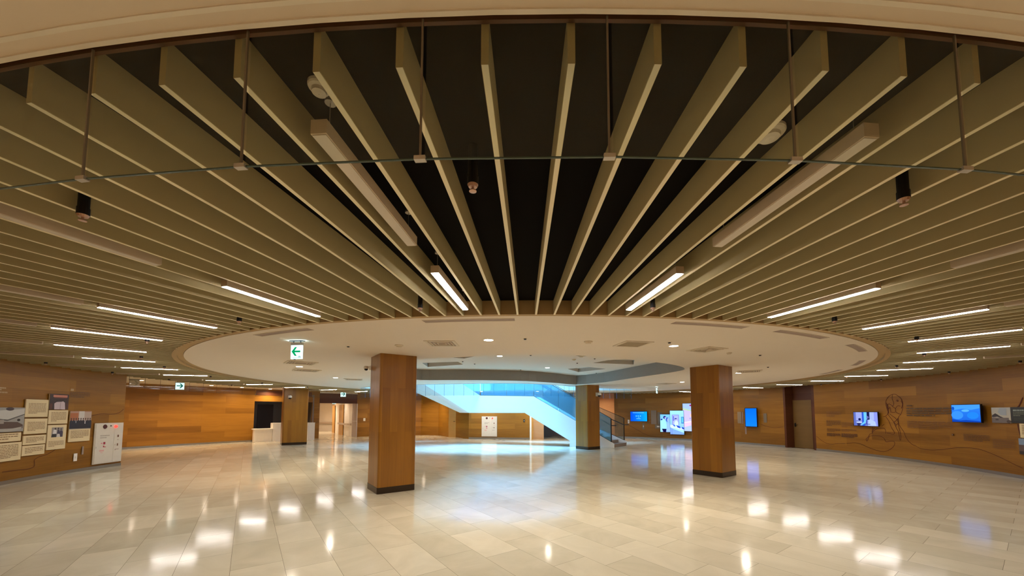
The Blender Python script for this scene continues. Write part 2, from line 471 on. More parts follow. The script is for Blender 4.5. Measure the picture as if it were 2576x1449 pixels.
REC_PX = [(1010, 908), (1060, 903), (1150, 899), (1260, 893), (1400, 893), (1500, 897), (1600, 906), (1690, 917), (1722, 927),
          (1700, 935), (1600, 950), (1520, 962)]
REC = smooth_open([(*on_z(*p, Z_DISC), 0) for p in REC_PX], 5)
REC += [Vector((*on_z(*p, Z_DISC), 0)) for p in [(1475, 966), (1450, 967.5), (1425, 966)]]
REC += smooth_open([(*on_z(*p, Z_DISC), 0) for p in [(1400, 963.5), (1330, 959), (1250, 957), (1150, 956), (1060, 956), (1010, 950), (985, 935), (990, 918)]], 4)
ATR = [(-7.6, 17.7), (-6.0, 16.5), (-4.18, 15.66), (-2.12, 15.22), (-0.31, 15.02), (1.5, 15.9), (2.52, 17.1), (4.28, 18.45), (5.56, 18.92)]
ATRF = smooth_open([(a, b, 0) for a, b in ATR], 5) + [Vector((5.9, 19.9, 0)), Vector((-6.9, 19.9, 0))]
d = MB(); plate(d, [circle(R_DISC), REC, ATRF], Z_DISC, 3.3)
struct('ceiling', d, M_WHITE)
# raised field of the disc with its skewed coffers
COF_PX = [[(1062, 913), (1076, 923), (1165, 917), (1152, 910)], [(1492, 913), (1530, 906), (1597, 902), (1594, 917)],
          [(1428, 928), (1455, 936), (1524, 928), (1480, 923)], [(1448, 894.5), (1462, 896.5), (1479, 895.5), (1466, 893.5)],
          [(1140, 899.5), (1168, 902), (1196, 895.8), (1160, 896.5)]]
COF = [[Vector((*on_z(*p, Z_REC), 0)) for p in q] for q in COF_PX]
d = MB(); plate(d, [circle(R_DISC - 0.1), ATRF] + COF, Z_REC, 3.28)
d2 = MB()
for q in COF:
    plate(d2, [q], 3.24, 3.275)
struct('ceiling', d, M_WHITE); struct('ceiling', d2, M_COFF)
for n_, q in enumerate(COF):
    ar_ = sum(a.cross(b).z for a, b in zip(q, q[1:] + q[:1])); d = MB(); strip(d, q + [q[0]], Z_REC + 0.001, 3.24, th=0.004, side=1 if ar_ < 0 else -1); struct('trim_%d' % (10 + n_), d, M_COFF)
d = MB(); strip(d, [p for p in REC] + [REC[0]], Z_DISC + 0.004, Z_REC - 0.001, th=0.006, side=REC_SIDE); struct('trim_8', d, M_REC_SHADE)  # thin lining that carries the painted shade round the recess
d = MB(); annulus(d, R_DISC + 0.06, R_OUT + 0.02, Z_BLK, Z_BLK + 0.12); struct('ceiling', d, M_BLACK)
d = MB(); annulus(d, R_DISC + 0.1, R_FASC, 2.694, Z_BLK, n=288); annulus(d, R_DISC + 0.002, R_DISC + 0.1, 2.735, Z_BLK, n=288); struct('trim_1', d, M_FASC)
d = MB(); annulus(d, 12.829, 30.0, Z_OUT, Z_OUT + 0.3); struct('ceiling', d, M_WHITE)
d = MB(); annulus(d, 12.802, 12.815, 2.8265, Z_BLK, n=288); struct('trim_2', d, M_BROWN)
d = MB(); annulus(d, 12.829, 12.845, Z_OUT - 0.006, Z_OUT + 0.01, n=288); annulus(d, 12.885, 12.90, Z_OUT - 0.004, Z_OUT + 0.01, n=288)
struct('trim_3', d, M_TRIMW)

# atrium shaft with daylight from its roof
d = MB(); strip(d, list(ATRF) + [ATRF[0]], 3.28, 8.6, th=0.1, side=1); struct('wall_atrium_shaft', d, M_SHAFT)
d = MB(); plate(d, [ATRF], 8.6, 8.7); o = struct('window_1', d, M_SKY)
for lx, ly, sx_, sy_, en in ((-3.6, 18.0, 5.6, 3.2, 1.0), (1.4, 17.8, 5.0, 3.4, 1.0)):
    ld = bpy.data.lights.new('daylight', 'AREA'); ld.shape = 'RECTANGLE'; ld.size = sx_; ld.size_y = sy_; ld.energy = P_SKY * en
    ld.color = (0.19, 0.53, 1.0); ld.spread = math.radians(75)
    lo = bpy.data.objects.new('daylight', ld); COL.objects.link(lo); lo.location = (lx, ly, 8.4); lo.parent = o

# ------------------------------------------------------------------ walls
tA, tB = theta_px(WR, 1972, 1050), theta_px(WR, 2050, 1050)
d = MB(); strip(d, arc(RW_R, 10, tB), 0, Z_BLK, side=1); struct('wall_right', d, M_WALL)
d = MB(); strip(d, arc(RW_R, tA, 149.4), 0, Z_BLK, side=1, u0=5.7); struct('wall_right', d, M_WALL)
d = MB(); strip(d, arc(RW_L, -77.4, -14), 0, Z_BLK, side=1, u0=1.2); struct('wall_left', d, M_WALL)
SK = 0.08
def off_arc(tab, a0, a1, dr): return [ring(interp(tab, a0 + (a1 - a0) * k / 60) + dr, a0 + (a1 - a0) * k / 60) for k in range(61)]
d = MB(); strip(d, off_arc(RW_R, 10, tB, -0.012), 0, SK, th=0.012); struct('baseboard_right', d, M_BASE)
d = MB(); strip(d, off_arc(RW_R, tA, 149.4, -0.012), 0, SK, th=0.012); struct('baseboard_right', d, M_BASE)
d = MB(); strip(d, off_arc(RW_L, -77.4, -14, -0.012), 0, SK, th=0.012); struct('baseboard_left', d, M_BASE)
# recess with a door in the right wall
pa, pb = ring(interp(RW_R, tA), tA), ring(interp(RW_R, tB), tB)
nn = (ring(13, (tA + tB) / 2) - ring(12, (tA + tB) / 2))
qa, qb = pa + nn * 0.42, pb + nn * 0.42
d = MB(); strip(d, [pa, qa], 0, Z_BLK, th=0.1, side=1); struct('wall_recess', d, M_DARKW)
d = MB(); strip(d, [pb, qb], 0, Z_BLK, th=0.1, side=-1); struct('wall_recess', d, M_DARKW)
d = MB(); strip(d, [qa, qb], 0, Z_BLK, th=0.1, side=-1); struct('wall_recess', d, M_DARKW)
WQ = Wall([qa, qb])
c, rz, w, h = WQ.frame(1999, 1013, 2046, 1133, 0.03)
dr = tag(bpy.data.objects.new('door_1', None), kind='structure'); COL.objects.link(dr); dr.location = (c.x, c.y, 0); dr.rotation_euler.z = rz
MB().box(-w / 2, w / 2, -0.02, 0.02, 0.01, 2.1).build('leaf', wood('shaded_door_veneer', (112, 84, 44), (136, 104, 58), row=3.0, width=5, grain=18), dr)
MB().box(-w / 2 - 0.05, -w / 2, -0.03, 0.03, 0, 2.15).box(w / 2, w / 2 + 0.03, -0.03, 0.03, 0, 2.15).box(-w / 2, w / 2, -0.03, 0.03, 2.1, 2.15).build('frame', M_DARKW, dr)
MB().box(-w / 2 + 0.06, -w / 2 + 0.2, -0.07, -0.05, 1.0, 1.02).box(-w / 2 + 0.07, -w / 2 + 0.11, -0.06, -0.02, 0.93, 1.09).build('handle', M_RAIL, dr)

# wall behind the ring on the left, reception window, corridor, back walls
def at(px, y): return Vector(((px - 1288 - SX) / F_PX * y * 1.0, y, 0))
FL_ = [Vector((-17.0, 2, 0)), Vector((-17.3, 9, 0)), Vector((-17.35, 13, 0)), at(310, 16.0), at(395, 17.0), at(480, 18.1), at(560, 19.2), at(641, 20.3)]
WF = Wall(FL_)
d = MB(); strip(d, FL_, 0, Z_OUT, side=-1, u0=0.4); struct('wall_far_left', d, M_WALL)
d = MB(); strip(d, [p + Vector((0.012, -0.008, 0)) for p in FL_], 0, SK, th=0.012, side=-1); struct('baseboard_far_left', d, M_BASE)
A0, A1, A2, A3 = at(641, 20.3), at(787, 22.5), at(805, 22.8), at(899, 24.2)
d = MB(); strip(d, [A0, A1], 2.16, Z_OUT, side=-1, u0=3.1); strip(d, [A1, A2], 0, Z_OUT, side=-1); struct('wall_reception', d, M_WALL)
d = MB(); strip(d, [A0 + (A1 - A0) * 0.02 + Vector((0.01, -0.02, 0)), A0 + (A1 - A0) * 0.98 + Vector((0.01, -0.02, 0))], 2.5, 2.76, th=0.02, side=-1); struct('trim_4', d, M_DARKW)
d = MB(); strip(d, [A2 + Vector((0, -0.03, 0)), A3 + Vector((0, -0.03, 0))], 2.12, 2.72, th=0.14, side=-1); struct('wall_corridor_header', d, M_DARKW)
d = MB(); strip(d, [A2, A3], 2.7, Z_OUT, side=-1); struct('wall_corridor_header', d, M_WHITE)
# dark office behind the counter
dv = Vector((-0.62, 0.78, 0)) * 3.2
d = MB(); strip(d, [A0, A0 + dv, A1 + dv, A1], 0, 2.6, th=0.08, side=-1); plate(d, [[A0 + dv, A0, A1, A1 + dv]], 2.5, 2.58); struct('wall_office', d, M_DKGLASS)
WO = Wall([A0 + dv, A1 + dv])
c, rz, w, h = WO.frame(647, 1022, 686, 1080, 0.03)
d = MB(); d.box(-w / 2, w / 2, -0.02, 0.02, 0, 2.05); struct('door_2', d, M_DKDOOR, loc=(c.x, c.y, 0), rz=rz)
# corridor
B0, B1 = at(802, 32.0), at(842, 32.0)
d = MB(); strip(d, [A2 + Vector((-0.05, 0.1, 0)), at(780, 27), at(778, 32), B0, B1], 0, 2.5, th=0.1, side=-1); struct('wall_corridor', d, M_PLAS)
CR = [at(842, 29.2), at(846, 28.4), at(856, 27.0), at(866, 26.0), at(872, 25.2), at(880, 24.7), at(889, 24.5), at(905, 24.6)]
d = MB(); strip(d, CR, 0, 2.5, th=0.1, side=-1); strip(d, [B1, CR[0]], 0, 2.5, th=0.1, side=-1); struct('wall_corridor', d, M_PLAS)
d = MB(); plate(d, [[A2 + Vector((-1.5, 0.2, 0)), at(760, 33), at(860, 33), at(905, 24.6), A3 + Vector((0, 0.14, 0))]], 2.42, 2.5); struct('ceiling', d, M_PLAS)
for n_, (p0, p1, y0) in enumerate((((839), (844.5), 28.9), ((856), (865.5), 26.6))):
    a, b = at(p0, y0 + 0.15), at(p1, y0 - 0.6)
    a, b = (at(839.2, 29.6), at(844.6, 28.45)) if n_ == 0 else (at(856, 26.85), at(865.5, 25.85))
    d = MB(); strip(d, [a, b], 0, 2.08, th=0.05, side=1); struct('door_%d' % (3 + n_), d, M_DOORW)
M_RAILP = pbr('corridor_rail', (196, 176, 156), 0.5)
hr = MB(); strip(hr, [p + Vector((-0.06, -0.06, 0)) for p in CR[2:7]], 0.72, 0.84, th=0.05, side=1)
tag(hr.build('handrail', M_RAILP), 'pale padded handrail on the curved corridor wall beside the open grey door', 'handrail')
hr = MB(); strip(hr, [B0 + Vector((0, -0.08, 0)), at(837, 31.85)], 0.6, 0.74, th=0.06, side=1)
tag(hr.build('handrail', M_RAILP), 'pale padded handrail on the end wall of the white corridor', 'handrail')
a, b = at(887, 24.1), at(898.5, 23.6)
dl = MB(); strip(dl, [a, b], 0.01, 2.1, th=0.05, side=-1)
o = struct('door_5', dl, pbr('grey_door', (168, 150, 140), 0.5))
hb = MB(); strip(hb, [a + (b - a) * 0.1 + Vector((0, -0.08, 0)), b + Vector((0.02, -0.08, 0))], 0.98, 1.03, th=0.03, side=-1); hb.build('push_bar', M_ALU, o)
# back walls
Bk = [A3, at(932, 24.6), at(1060, 26.0), at(1104, 25.6)]
d = MB(); strip(d, Bk, 0, Z_OUT, side=-1, u0=1.0); struct('wall_back', d, M_WALL)
Bk2 = [at(1104, 25.6), at(1129.5, 23.9)]
d = MB(); strip(d, Bk2, 0, Z_OUT, side=-1, u0=6.0); struct('wall_back', d, M_WALL)
a, b = at(1129.5, 23.9), at(1147.5, 23.7)
d = MB(); strip(d, [a, b], 0.0, 2.2, th=0.06, side=-1); o = struct('door_6', d, M_DOORW)
MB().box(-0.05, 0.05, -0.06, -0.02, 0.98, 1.0).build('handle', M_RAIL, o, loc=(b.x - 0.1, b.y, 0))
d = MB(); strip(d, [a, b], 2.2, Z_OUT, th=0.06, side=-1); struct('wall_back', d, M_WALL)
FW = [at(1180, 22.2), at(1332, 21.8)]
d = MB(); strip(d, [at(1147.5, 23.7), FW[0]], 0, Z_OUT, side=-1, u0=2.0); struct('wall_back', d, M_WALL)
d = MB(); strip(d, FW, 0, Z_OUT, side=-1, u0=4.1); struct('wall_back', d, M_WALL)
d = MB(); strip(d, [p + Vector((0, -0.012, 0)) for p in FW], 0, 0.1, th=0.012, side=-1); struct('baseboard_back', d, M_BASE)
WB = Wall(FW)
d = MB(); strip(d, [at(1332.5, 21.75), at(1336.8, 21.75)], 0, Z_OUT, th=0.3, side=-1); struct('trim_5', d, M_TRIMW)
d = MB(); strip(d, [at(1336.8, 21.9), at(1342, 21.9)], 0, Z_OUT, th=0.2, side=-1); struct('trim_6', d, M_DOORW)
M_LW = wood('pale_veneer', (176, 132, 92), (206, 166, 124), row=1.2, width=4)
d = MB(); strip(d, [at(1342, 22.0), at(1367.5, 22.0)], 0, Z_OUT, side=-1); struct('wall_back', d, M_LW)
d = MB(); strip(d, [at(1367.5, 22.0), at(1368, 24.6), at(1440, 24.6), at(1441, 22.0)], 0, Z_OUT, th=0.08, side=-1); struct('wall_lift_lobby', d, M_DKGLASS)
d = MB(); strip(d, [at(1441, 22.0), at(1500, 22.0), at(1500, 25.6), at(1549, 25.0), WR.p[-1]], 0, Z_OUT, side=-1); struct('wall_back', d, M_LW)
d = MB(); strip(d, [ring(18.5, -75 + 5 * k) for k in range(34)], 0, Z_OUT, side=1); struct('wall_behind', d, M_WALL)

# ------------------------------------------------------------------ columns
A36 = math.radians(36)
def column(x, y, side, top, label):
    """near corner at x, y; squared to the floor grid"""
    t = thing('column', label, 'column', (x, y, 0), A36)
    r = 0.035
    def sec(e, z):
        s = side + e; p = []
        for cx_, cy_, a in ((s - r - e / 2 - e / 2, -e + r, -90), (s - e - r + e, s - e - r, 0), (-e + r, s - e - r, 90), (-e + r, -e + r, 180)):
            cx_ = min(max(cx_, -e + r), side + e - r) if a in (-90, 0) else -e + r
            cy_ = (-e + r) if a in (-90, 180) else side + e - r
            for k in range(4):
                an = math.radians(a + 30 * k); p.append((cx_ + r * math.cos(an), cy_ + r * math.sin(an), z))
        return p
    def body(name, e, z0, z1, m):
        mb = MB(); A = sec(e, z0); B = sec(e, z1); n = len(A); u = 0.0
        for k in range(n):
            j = (k + 1) % n; L = (Vector(A[j]) - Vector(A[k])).length
            mb.poly([A[k], A[j], B[j], B[k]], [(z0, u), (z0, u + L), (z1, u + L), (z1, u)]); u += L
        mb.poly(list(reversed(A))); mb.poly(B)
        return mb.build(name, m, t)
    body('shaft', 0.0, 0.1, top, M_COLW); body('plinth', 0.006, 0.0, 0.12, M_STEEL)
    return t
# local x runs right-back, local y runs left-back
C1 = column(-2.755, 7.3, 0.74, Z_DISC, 'square wooden column nearest the camera, left of the middle')
C2 = column(4.80, 9.1, 0.74, Z_DISC, 'square wooden column on the right in front of the tall portrait screens')
C3 = column(2.79, 15.78, 0.74, Z_DISC, 'square wooden column beside the foot of the white staircase, dome camera on it')
C4 = column(-11.33, 17.9, 1.04, Z_SLAT + 0.1, 'broad wooden column at far left in front of the reception counter')
def dome_cam(loc, rz, label, big=1.0):
    t = thing('security_camera', label, 'security camera', loc, rz)
    s = big
    MB().box(-0.06 * s, 0.06 * s, -0.03 * s, 0.0, -0.08 * s, 0.08 * s).box(-0.03 * s, 0.03 * s, -0.12 * s, -0.02 * s, 0.02 * s, 0.06 * s).build('bracket', M_TRIMW, t)
    MB().rings([(0.001, 0.07), (0.06, 0.065), (0.085, 0.03), (0.088, -0.03), (0.07, -0.04)], x=0.0, y=-0.15).build('housing', M_TRIMW, t, smooth=True)
    MB().rings([(0.068, -0.04), (0.06, -0.08), (0.035, -0.105), (0.001, -0.112)], x=0.0, y=-0.15).build('dome', M_TVB, t, smooth=True)
    return t
def on_col(C, side, u, z, face):
    m = Matrix.Rotation(A36, 3, 'Z')
    p = Vector((u, 0, z)) if face == 'r' else Vector((0, u, z))
    return C.location + m @ p
dome_cam(on_col(C3, .74, 0.55, 2.33, 'r'), A36, 'white dome camera on the column beside the staircase')
dome_cam(on_col(C4, 1.04, 0.24, 2.30, 'r'), A36, 'white dome camera high on the broad far left column')
dome_cam(on_col(C1, .74, 0.7, 2.5, 'l') + Vector((-.02, .012, 0)), A36 - pi / 2, 'small camera on the hidden side of the nearest column').scale = (.55, .55, .55)

# ------------------------------------------------------------------ radial slats
TH0, DTH = -1.3946, 1.25
def outer_r(th):
    if -77.8 <= th <= -13: r = interp(RW_L, th) - 0.012
    elif tB - .3 <= th <= tA + .3 and th > 0: r = 12.0
    elif 10 <= th <= 149.4: r = interp(RW_R, th) - 0.012
    elif -115.3 <= th <= -105.7: r = 11.5
    else: r = R_OUT
    return min(r, R_OUT)
slat_cache = {}
for k in range(-110, 118):
    th = TH0 + DTH * k
    R1 = math.floor(outer_r(th) * 20 - 1e-6) / 20 if outer_r(th) < R_OUT else R_OUT
    ln = R1 - R_FASC - 0.001
    loc = ring(R_FASC + 0.001, th, Z_SLAT); rz = math.radians(th - 90)
    if ln not in slat_cache:
        mb = MB(); h = Z_BLK - Z_SLAT - 0.006; w = 0.0125; b = 0.0015
        prof = [(-w + b, 0), (w - b, 0), (w, b), (w, h), (0.0008, h), (0.0008, h), (-w, h), (-w, b)]
        prof = [(-w + b, 0), (w - b, 0), (w, b), (w, h), (-w, h), (-w, b)]
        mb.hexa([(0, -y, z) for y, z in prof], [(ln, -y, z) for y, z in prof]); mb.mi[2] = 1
        o = mb.build('radial_slat', [M_SLAT, M_SLAT_LIT])
        slat_cache[ln] = o
    else:
        o = slat_cache[ln].copy(); COL.objects.link(o)
    o.location = loc; o.rotation_euler = (0, 0, rz)
    if k == 0: lab = 'beige ceiling slat just left of the hall axis, seen almost edge on'
    elif k == 1: lab = 'beige ceiling slat just right of the hall axis, seen almost edge on'
    elif -9 <= k < 0: lab = 'beige radial ceiling slat, %s to the left of the edge-on middle pair' % ORD[-k - 1]
    elif 1 < k <= 9: lab = 'beige radial ceiling slat, %s to the right of the edge-on middle pair' % ORD[k - 2]
    elif k < 0: lab = ('closely packed beige ceiling slat in the left sweep between the corner lamps' if k > -40 else
                       'thin beige ceiling slat over the left noticeboard wall' if k > -62 else
                       'short-looking beige ceiling slat in the far left of the ring near the broad column' if k > -92 else
                       'distant beige ceiling slat in the far left end of the ring behind the nearest column')
    else: lab = ('closely packed beige ceiling slat in the right sweep between the corner lamps' if k < 40 else
                 'thin beige ceiling slat over the right wall with the line portrait' if k < 72 else
                 'distant beige ceiling slat over the far right wall with the wall screens')
    tag(o, lab, 'ceiling slat', 'radial ceiling slats' + (' left of the middle' if k <= 0 else ' right of the middle'))

# ------------------------------------------------------------------ linear lamps between the slats
def linear_lamp(lit):
    t = thing('linear_lamp', 'x', 'ceiling lamp', (0, 0, 0))
    L = 1.07 if lit else 1.0
    zb = -0.03
    h = MB().box(0, L, -0.033, 0.033, zb + 0.004, zb + 0.062); h.build('housing', M_HOUS, t)
    MB().box(0.006, L - 0.006, -0.028, 0.028, zb, zb + 0.0045).build('diffuser', M_LED if lit else M_DIFF_OFF, t)
    for x in (0.07, L - 0.07):
        mb = MB().cyl(x, 0, zb + 0.06, Z_BLK - Z_SLAT - 0.006, 0.0015, n=6)
        if lit or True: mb.cyl(x, 0, Z_BLK - Z_SLAT - 0.012, Z_BLK - Z_SLAT, 0.022, n=12)
        mb.build('suspension_cable', M_ALU, t)
    return t
lit0 = linear_lamp(True); off0 = linear_lamp(False); first = {True: True, False: True}
for j in range(-12, 14):
    th = 5.48 - 10 * (-j) if j <= 0 else 5.48 + 10 * j
    th = -4.52 + 10 * j if j <= 0 else 5.48 + 10 * (j - 1)
    side = 'left' if j <= 0 else 'right'; n = -j if j <= 0 else j - 1
    for lit in (True, False):
        if not lit and (th > 60 or (-112 < th < -108)): continue
        R0 = 10.02 if lit else (11.57 if abs(th) < 20 else 11.2)
        if th == 0: continue
        src = lit0 if lit else off0
        lab = ('glowing white linear lamp in the inner circle, %s to the %s of the hall axis' if lit else
               'unlit pale linear lamp in the outer circle, %s to the %s of the hall axis') % (ORD[n], side)
        loc = ring(R0, th, Z_SLAT); rz = math.radians(th - 90)
        if first[lit]:
            first[lit] = False; src.location = loc; src.rotation_euler = (0, 0, rz); o = src; o['label'] = lab
        else: o = dup(src, loc, rz, lab)
        o['group'] = 'lit linear lamps in the slat ring' if lit else 'unlit linear lamps in the slat ring'

# ------------------------------------------------------------------ sprinklers and detectors in the ring
def sprinkler():
    t = thing('sprinkler', 'x', 'sprinkler', (0, 0, 0))
    MB().cyl(0, 0, 0.012, Z_BLK - Z_SLAT + 0.025, 0.024, n=14).build('drop_pipe', M_BLKM, t)
    MB().cyl(0, 0, 0.0, 0.04, 0.027, n=14).build('collar', M_BLKM, t)
    MB().cyl(0, 0, -0.012, 0.0, 0.02, 0.026, n=14).build('head', M_BRASS, t)
    MB().rings([(0.001, -0.035), (0.018, -0.033), (0.017, -0.028), (0.006, -0.026), (0.006, -0.01)], n=12).build('deflector', M_BRASS, t)
    return t
sp0 = sprinkler(); used = False
inner = [(-7.1, 'left of the hall axis near the first lit lamp'), (6.7, 'right of the hall axis near the first lit lamp'), (-20.7, 'near the second lit lamp on the left'),
         (20.6, 'near the second lit lamp on the right'), (-36.2, 'crossing the fourth lit lamp on the left'), (34.7, 'crossing the fourth lit lamp on the right'),
         (-50.4, 'beside the fifth lit lamp on the left'), (47.8, 'below the fifth lit lamp on the right'), (-61.8, 'crossing the seventh lit lamp on the left'), (61.0, 'beside the sixth lit lamp on the right'),
         (-77.0, 'below the eighth lit lamp on the left'), (75.0, 'crossing the eighth lit lamp on the right'), (-92.5, 'beside the tenth lit lamp on the left'), (-106.0, 'crossing the eleventh lit lamp on the left')]
outer = [(-12.6, 'at the far left edge of the view above the unlit lamp'), (-2.0, 'near the middle under the glass curtain'), (8.3, 'to the right below the glass curtain'),
         (-62.7, 'above the left noticeboards'), (-73.6, 'at the end of the left noticeboard wall'), (62.0, 'near the right edge above the wall screens'), (73.0, 'above the line portrait on the right'),
         (84.0, 'above the text left of the line portrait'), (95.0, 'above the recessed door on the right'), (-84.0, 'over the bright orange wall near the exit sign'), (-97.0, 'over the bright orange wall near the broad column')]
for R_, lst in ((10.14, inner), (12.21, outer)):
    for th, wh in lst:
        rr = R_ if R_ < 11 else min(R_, outer_r(th) - 0.3)
        k = round((th - TH0) / DTH); dd_ = th - (TH0 + DTH * k)
        if abs(dd_) < 0.26: th = TH0 + DTH * k + math.copysign(0.26, dd_)
        qq = (th + 4.52) / 10; qq = abs(qq - round(qq)) * 10
        if R_ < 11 and qq < 0.4: th += DTH
        lab = 'black dropped sprinkler ' + wh
        if not used: used = True; o = sp0; o.location = ring(rr, th, Z_SLAT - 0.03); o['label'] = lab
        else: o = dup(sp0, ring(rr, th, Z_SLAT - 0.03), 0, lab)
        o['group'] = 'sprinklers in the slat ring'
def detector(loc, r, label, m=M_TRIMW):
    t = thing('smoke_detector', label, 'smoke detector', loc)
    MB().rings([(r, 0.0), (r, -0.012), (r * 0.92, -0.018)], n=24).build('base', m, t, smooth=False)
    MB().rings([(r * 0.92, -0.018), (r * 0.66, -0.022), (r * 0.62, -0.036), (r * 0.3, -0.04), (0.001, -0.041)], n=24).build('sensor', m, t)
for px, py, r, lab in ((803, 225, 0.042, 'small round white detector on the black soffit behind the glass at upper left'),
                       (1936, 340, 0.065, 'large round white detector on the black soffit behind a slat at upper right')):
    x, y = on_z(px, py, Z_BLK - 0.02); detector((x, y, Z_BLK), r, lab)

# ------------------------------------------------------------------ hanging glass smoke curtain round the ring
M_SEAMD = pbr('dark_glass_seam', (72, 50, 30), 0.4)
def ring_pane(R, t0, t1, z0, z1, label, group, m=M_GLASS, clip=True):
    a, b = ring(R, t0 + 0.03), ring(R, t1 - 0.03)
    c = (a + b) / 2; d = b - a; w = d.length; rz = math.atan2(d.y, d.x)
    t = thing('glass_curtain_pane', label, 'glass pane', (c.x, c.y, z0), rz, group)
    H = z1 - z0
    g = MB(); g.poly([(-w / 2, 0, 0.004), (w / 2, 0, 0.004), (w / 2, 0, H), (-w / 2, 0, H)])
    g.build('pane', m, t)
    MB().box(-w / 2, w / 2, -0.003, 0.003, 0, 0.004).build('cut_edge', M_EDGE, t)
    MB().box(w / 2 - 0.003, w / 2 + 0.003, -0.003, 0.003, 0.004, H).build('joint_strip', M_SEAM if clip else M_SEAMD, t)
    if clip: MB().box(w / 2 - 0.018, w / 2 + 0.018, -0.009, 0.009, -0.004, 0.009).build('clip', M_ALU, t)
    return t
seam0, pitch = 0.385, 2.635
for k in range(-5, 5):
    a = seam0 + pitch * k; b = a + pitch
    lab = 'clear hanging glass pane %s' % (('over the hall axis' if k == 0 else '%s to the %s of the one over the hall axis' % (ORD[abs(k) - 1], 'left' if k < 0 else 'right')))
    ring_pane(12.82, a, b, 2.3583, 2.829, lab, 'near glass smoke curtain panes')
k = 0; a = -78.2
while a > -137:
    if not (-114.5 < a < -106.5):
        ring_pane(12.82, a - pitch, a, 2.3583, 2.829, 'clear hanging glass pane in front of the bright orange wall, %s from its left end' % ORD[min(k, 19)] if k < 20 else
                  'clear hanging glass pane near the far end of the curtain by the corridor', 'far glass smoke curtain panes', clip=False)
    a -= pitch; k += 1
# glass curtain round the atrium edge
P = [Vector(p) for p in ATRF[:-2]]
acc = [0.0]
for a, b in zip(P, P[1:]): acc.append(acc[-1] + (b - a).length)
def along(s):
    for i in range(len(P) - 1):
        if s <= acc[i + 1]: return P[i] + (P[i + 1] - P[i]) * ((s - acc[i]) / (acc[i + 1] - acc[i]))
    return P[-1]
n = int(acc[-1] / 0.415)
for k in range(n):
    a, b = along(acc[-1] * k / n), along(acc[-1] * (k + 1) / n)
    a = a + Vector((0, 0.03, 0)); b = b + Vector((0, 0.03, 0))
    dd = b - a; w = dd.length - 0.006; c = (a + b) / 2
    lab = ('glass pane of the atrium curtain, %s from its right end' % ORD[n - 1 - k]) if n - 1 - k < 20 else ('glass pane of the atrium curtain, %s from its left end' % ORD[k] if k < 20 else 'glass pane midway along the atrium curtain')
    t = thing('glass_curtain_pane', lab, 'glass pane', (c.x, c.y, 2.255), math.atan2(dd.y, dd.x), 'atrium glass curtain panes')
    MB().poly([(-w / 2, 0, 0), (w / 2, 0, 0), (w / 2, 0, 0.475), (-w / 2, 0, 0.475)]).build('pane', M_GLASSB, t)
    MB().box(w / 2 - 0.002, w / 2 + 0.006, -0.004, 0.004, -0.01, 0.475).build('joint_strip', pbr('blue_seam', (60, 120, 160), 0.4) if 'blue_seam' not in MATS else MATS['blue_seam'], t)
d = MB(); strip(d, [p + Vector((0, -0.02, 0)) for p in P if p.x < 2.5], 2.715, Z_DISC + 0.002, th=0.02, side=-1); struct('trim_7', d, M_SHAFT)

# ------------------------------------------------------------------ disc fixtures
def lamp_light(parent, power, z, color, size=0.12, spread=150):
    ld = bpy.data.lights.new('lamp', 'AREA'); ld.shape = 'DISK'; ld.size = size; ld.energy = power; ld.color = color
    ld.spread = math.radians(spread)
    lo = bpy.data.objects.new('lamp', ld); COL.objects.link(lo); lo.parent = parent; lo.location = (0, 0, z)
    return lo
W_WARM = (1.0, 0.77, 0.52); W_NEUT = (1.0, 0.87, 0.72)
def downlight(x, y, z, label, power, color, r=0.075, cool=False):
    t = thing('downlight', label, 'downlight', (x, y, z))
    MB().rings([(r * 1.18, 0.0), (r * 1.18, -0.004), (r, -0.006), (r * 0.98, 0.0)], n=24).build('trim_ring', M_TRIMW, t)
    MB().hexa([(r * 0.98 * math.cos(2 * pi * k / 24), r * 0.98 * math.sin(2 * pi * k / 24), -0.004) for k in range(24)],
              [(r * 0.98 * math.cos(2 * pi * k / 24), r * 0.98 * math.sin(2 * pi * k / 24), -0.001) for k in range(24)]).build('lens', M_DOWNW if cool else M_DOWN, t)
    lamp_light(t, power, -0.02, color, size=r * 2)
    return t
P_DISC, P_OUT = 31.0, 20.0
for px, py, z, lab in ((1229, 855, Z_DISC, 'bright round downlight in the disc above and left of the middle'),
                       (1695, 870, Z_DISC, 'bright round downlight in the disc between the two right vents'),
                       (753, 922, Z_DISC, 'bright round downlight between two thin vents at the left of the disc'),
                       (844, 950, Z_DISC, 'bright round downlight in the disc left of the nearest column'),
                       (1716, 961, Z_DISC, 'bright round downlight at the back of the disc left of the right column'),
                       (1858, 938, Z_DISC, 'bright round downlight in the disc just right of the right column'),
                       (1257, 895.5, Z_REC, 'bright round downlight at the near edge of the raised ceiling field'),
                       (1377, 925, Z_REC, 'bright round downlight far back in the raised ceiling field')):
    x, y = on_z(px, py, z)
    downlight(x, y, z, lab, P_DISC if z < 3 else 9.0, W_NEUT, cool=True)
for i, (px, py) in enumerate(((354, 957), (441, 963.5), (527, 970), (605, 974.5), (678.6, 978.6), (810, 985.8), (875, 987.5), (932, 989))):
    th = (-93.5, -98.9, -104.3, -109.7, -115.1, -126.0, -131.6, -137.0)[i]
    p = ring(15.33, th, Z_OUT)
    downlight(p.x, p.y, Z_OUT, 'warm downlight outside the ring over the orange wall, %s from the left' % ORD[i], P_OUT, W_WARM)
for i in range(8):       # the same row carries on round the entrance side, over and behind the camera
    p = ring(15.33, -52 + 15 * i, Z_OUT)
    downlight(p.x, p.y, Z_OUT, 'warm downlight outside the ring on the entrance side behind the camera', 30.0, W_WARM)['group'] = 'entrance downlights'
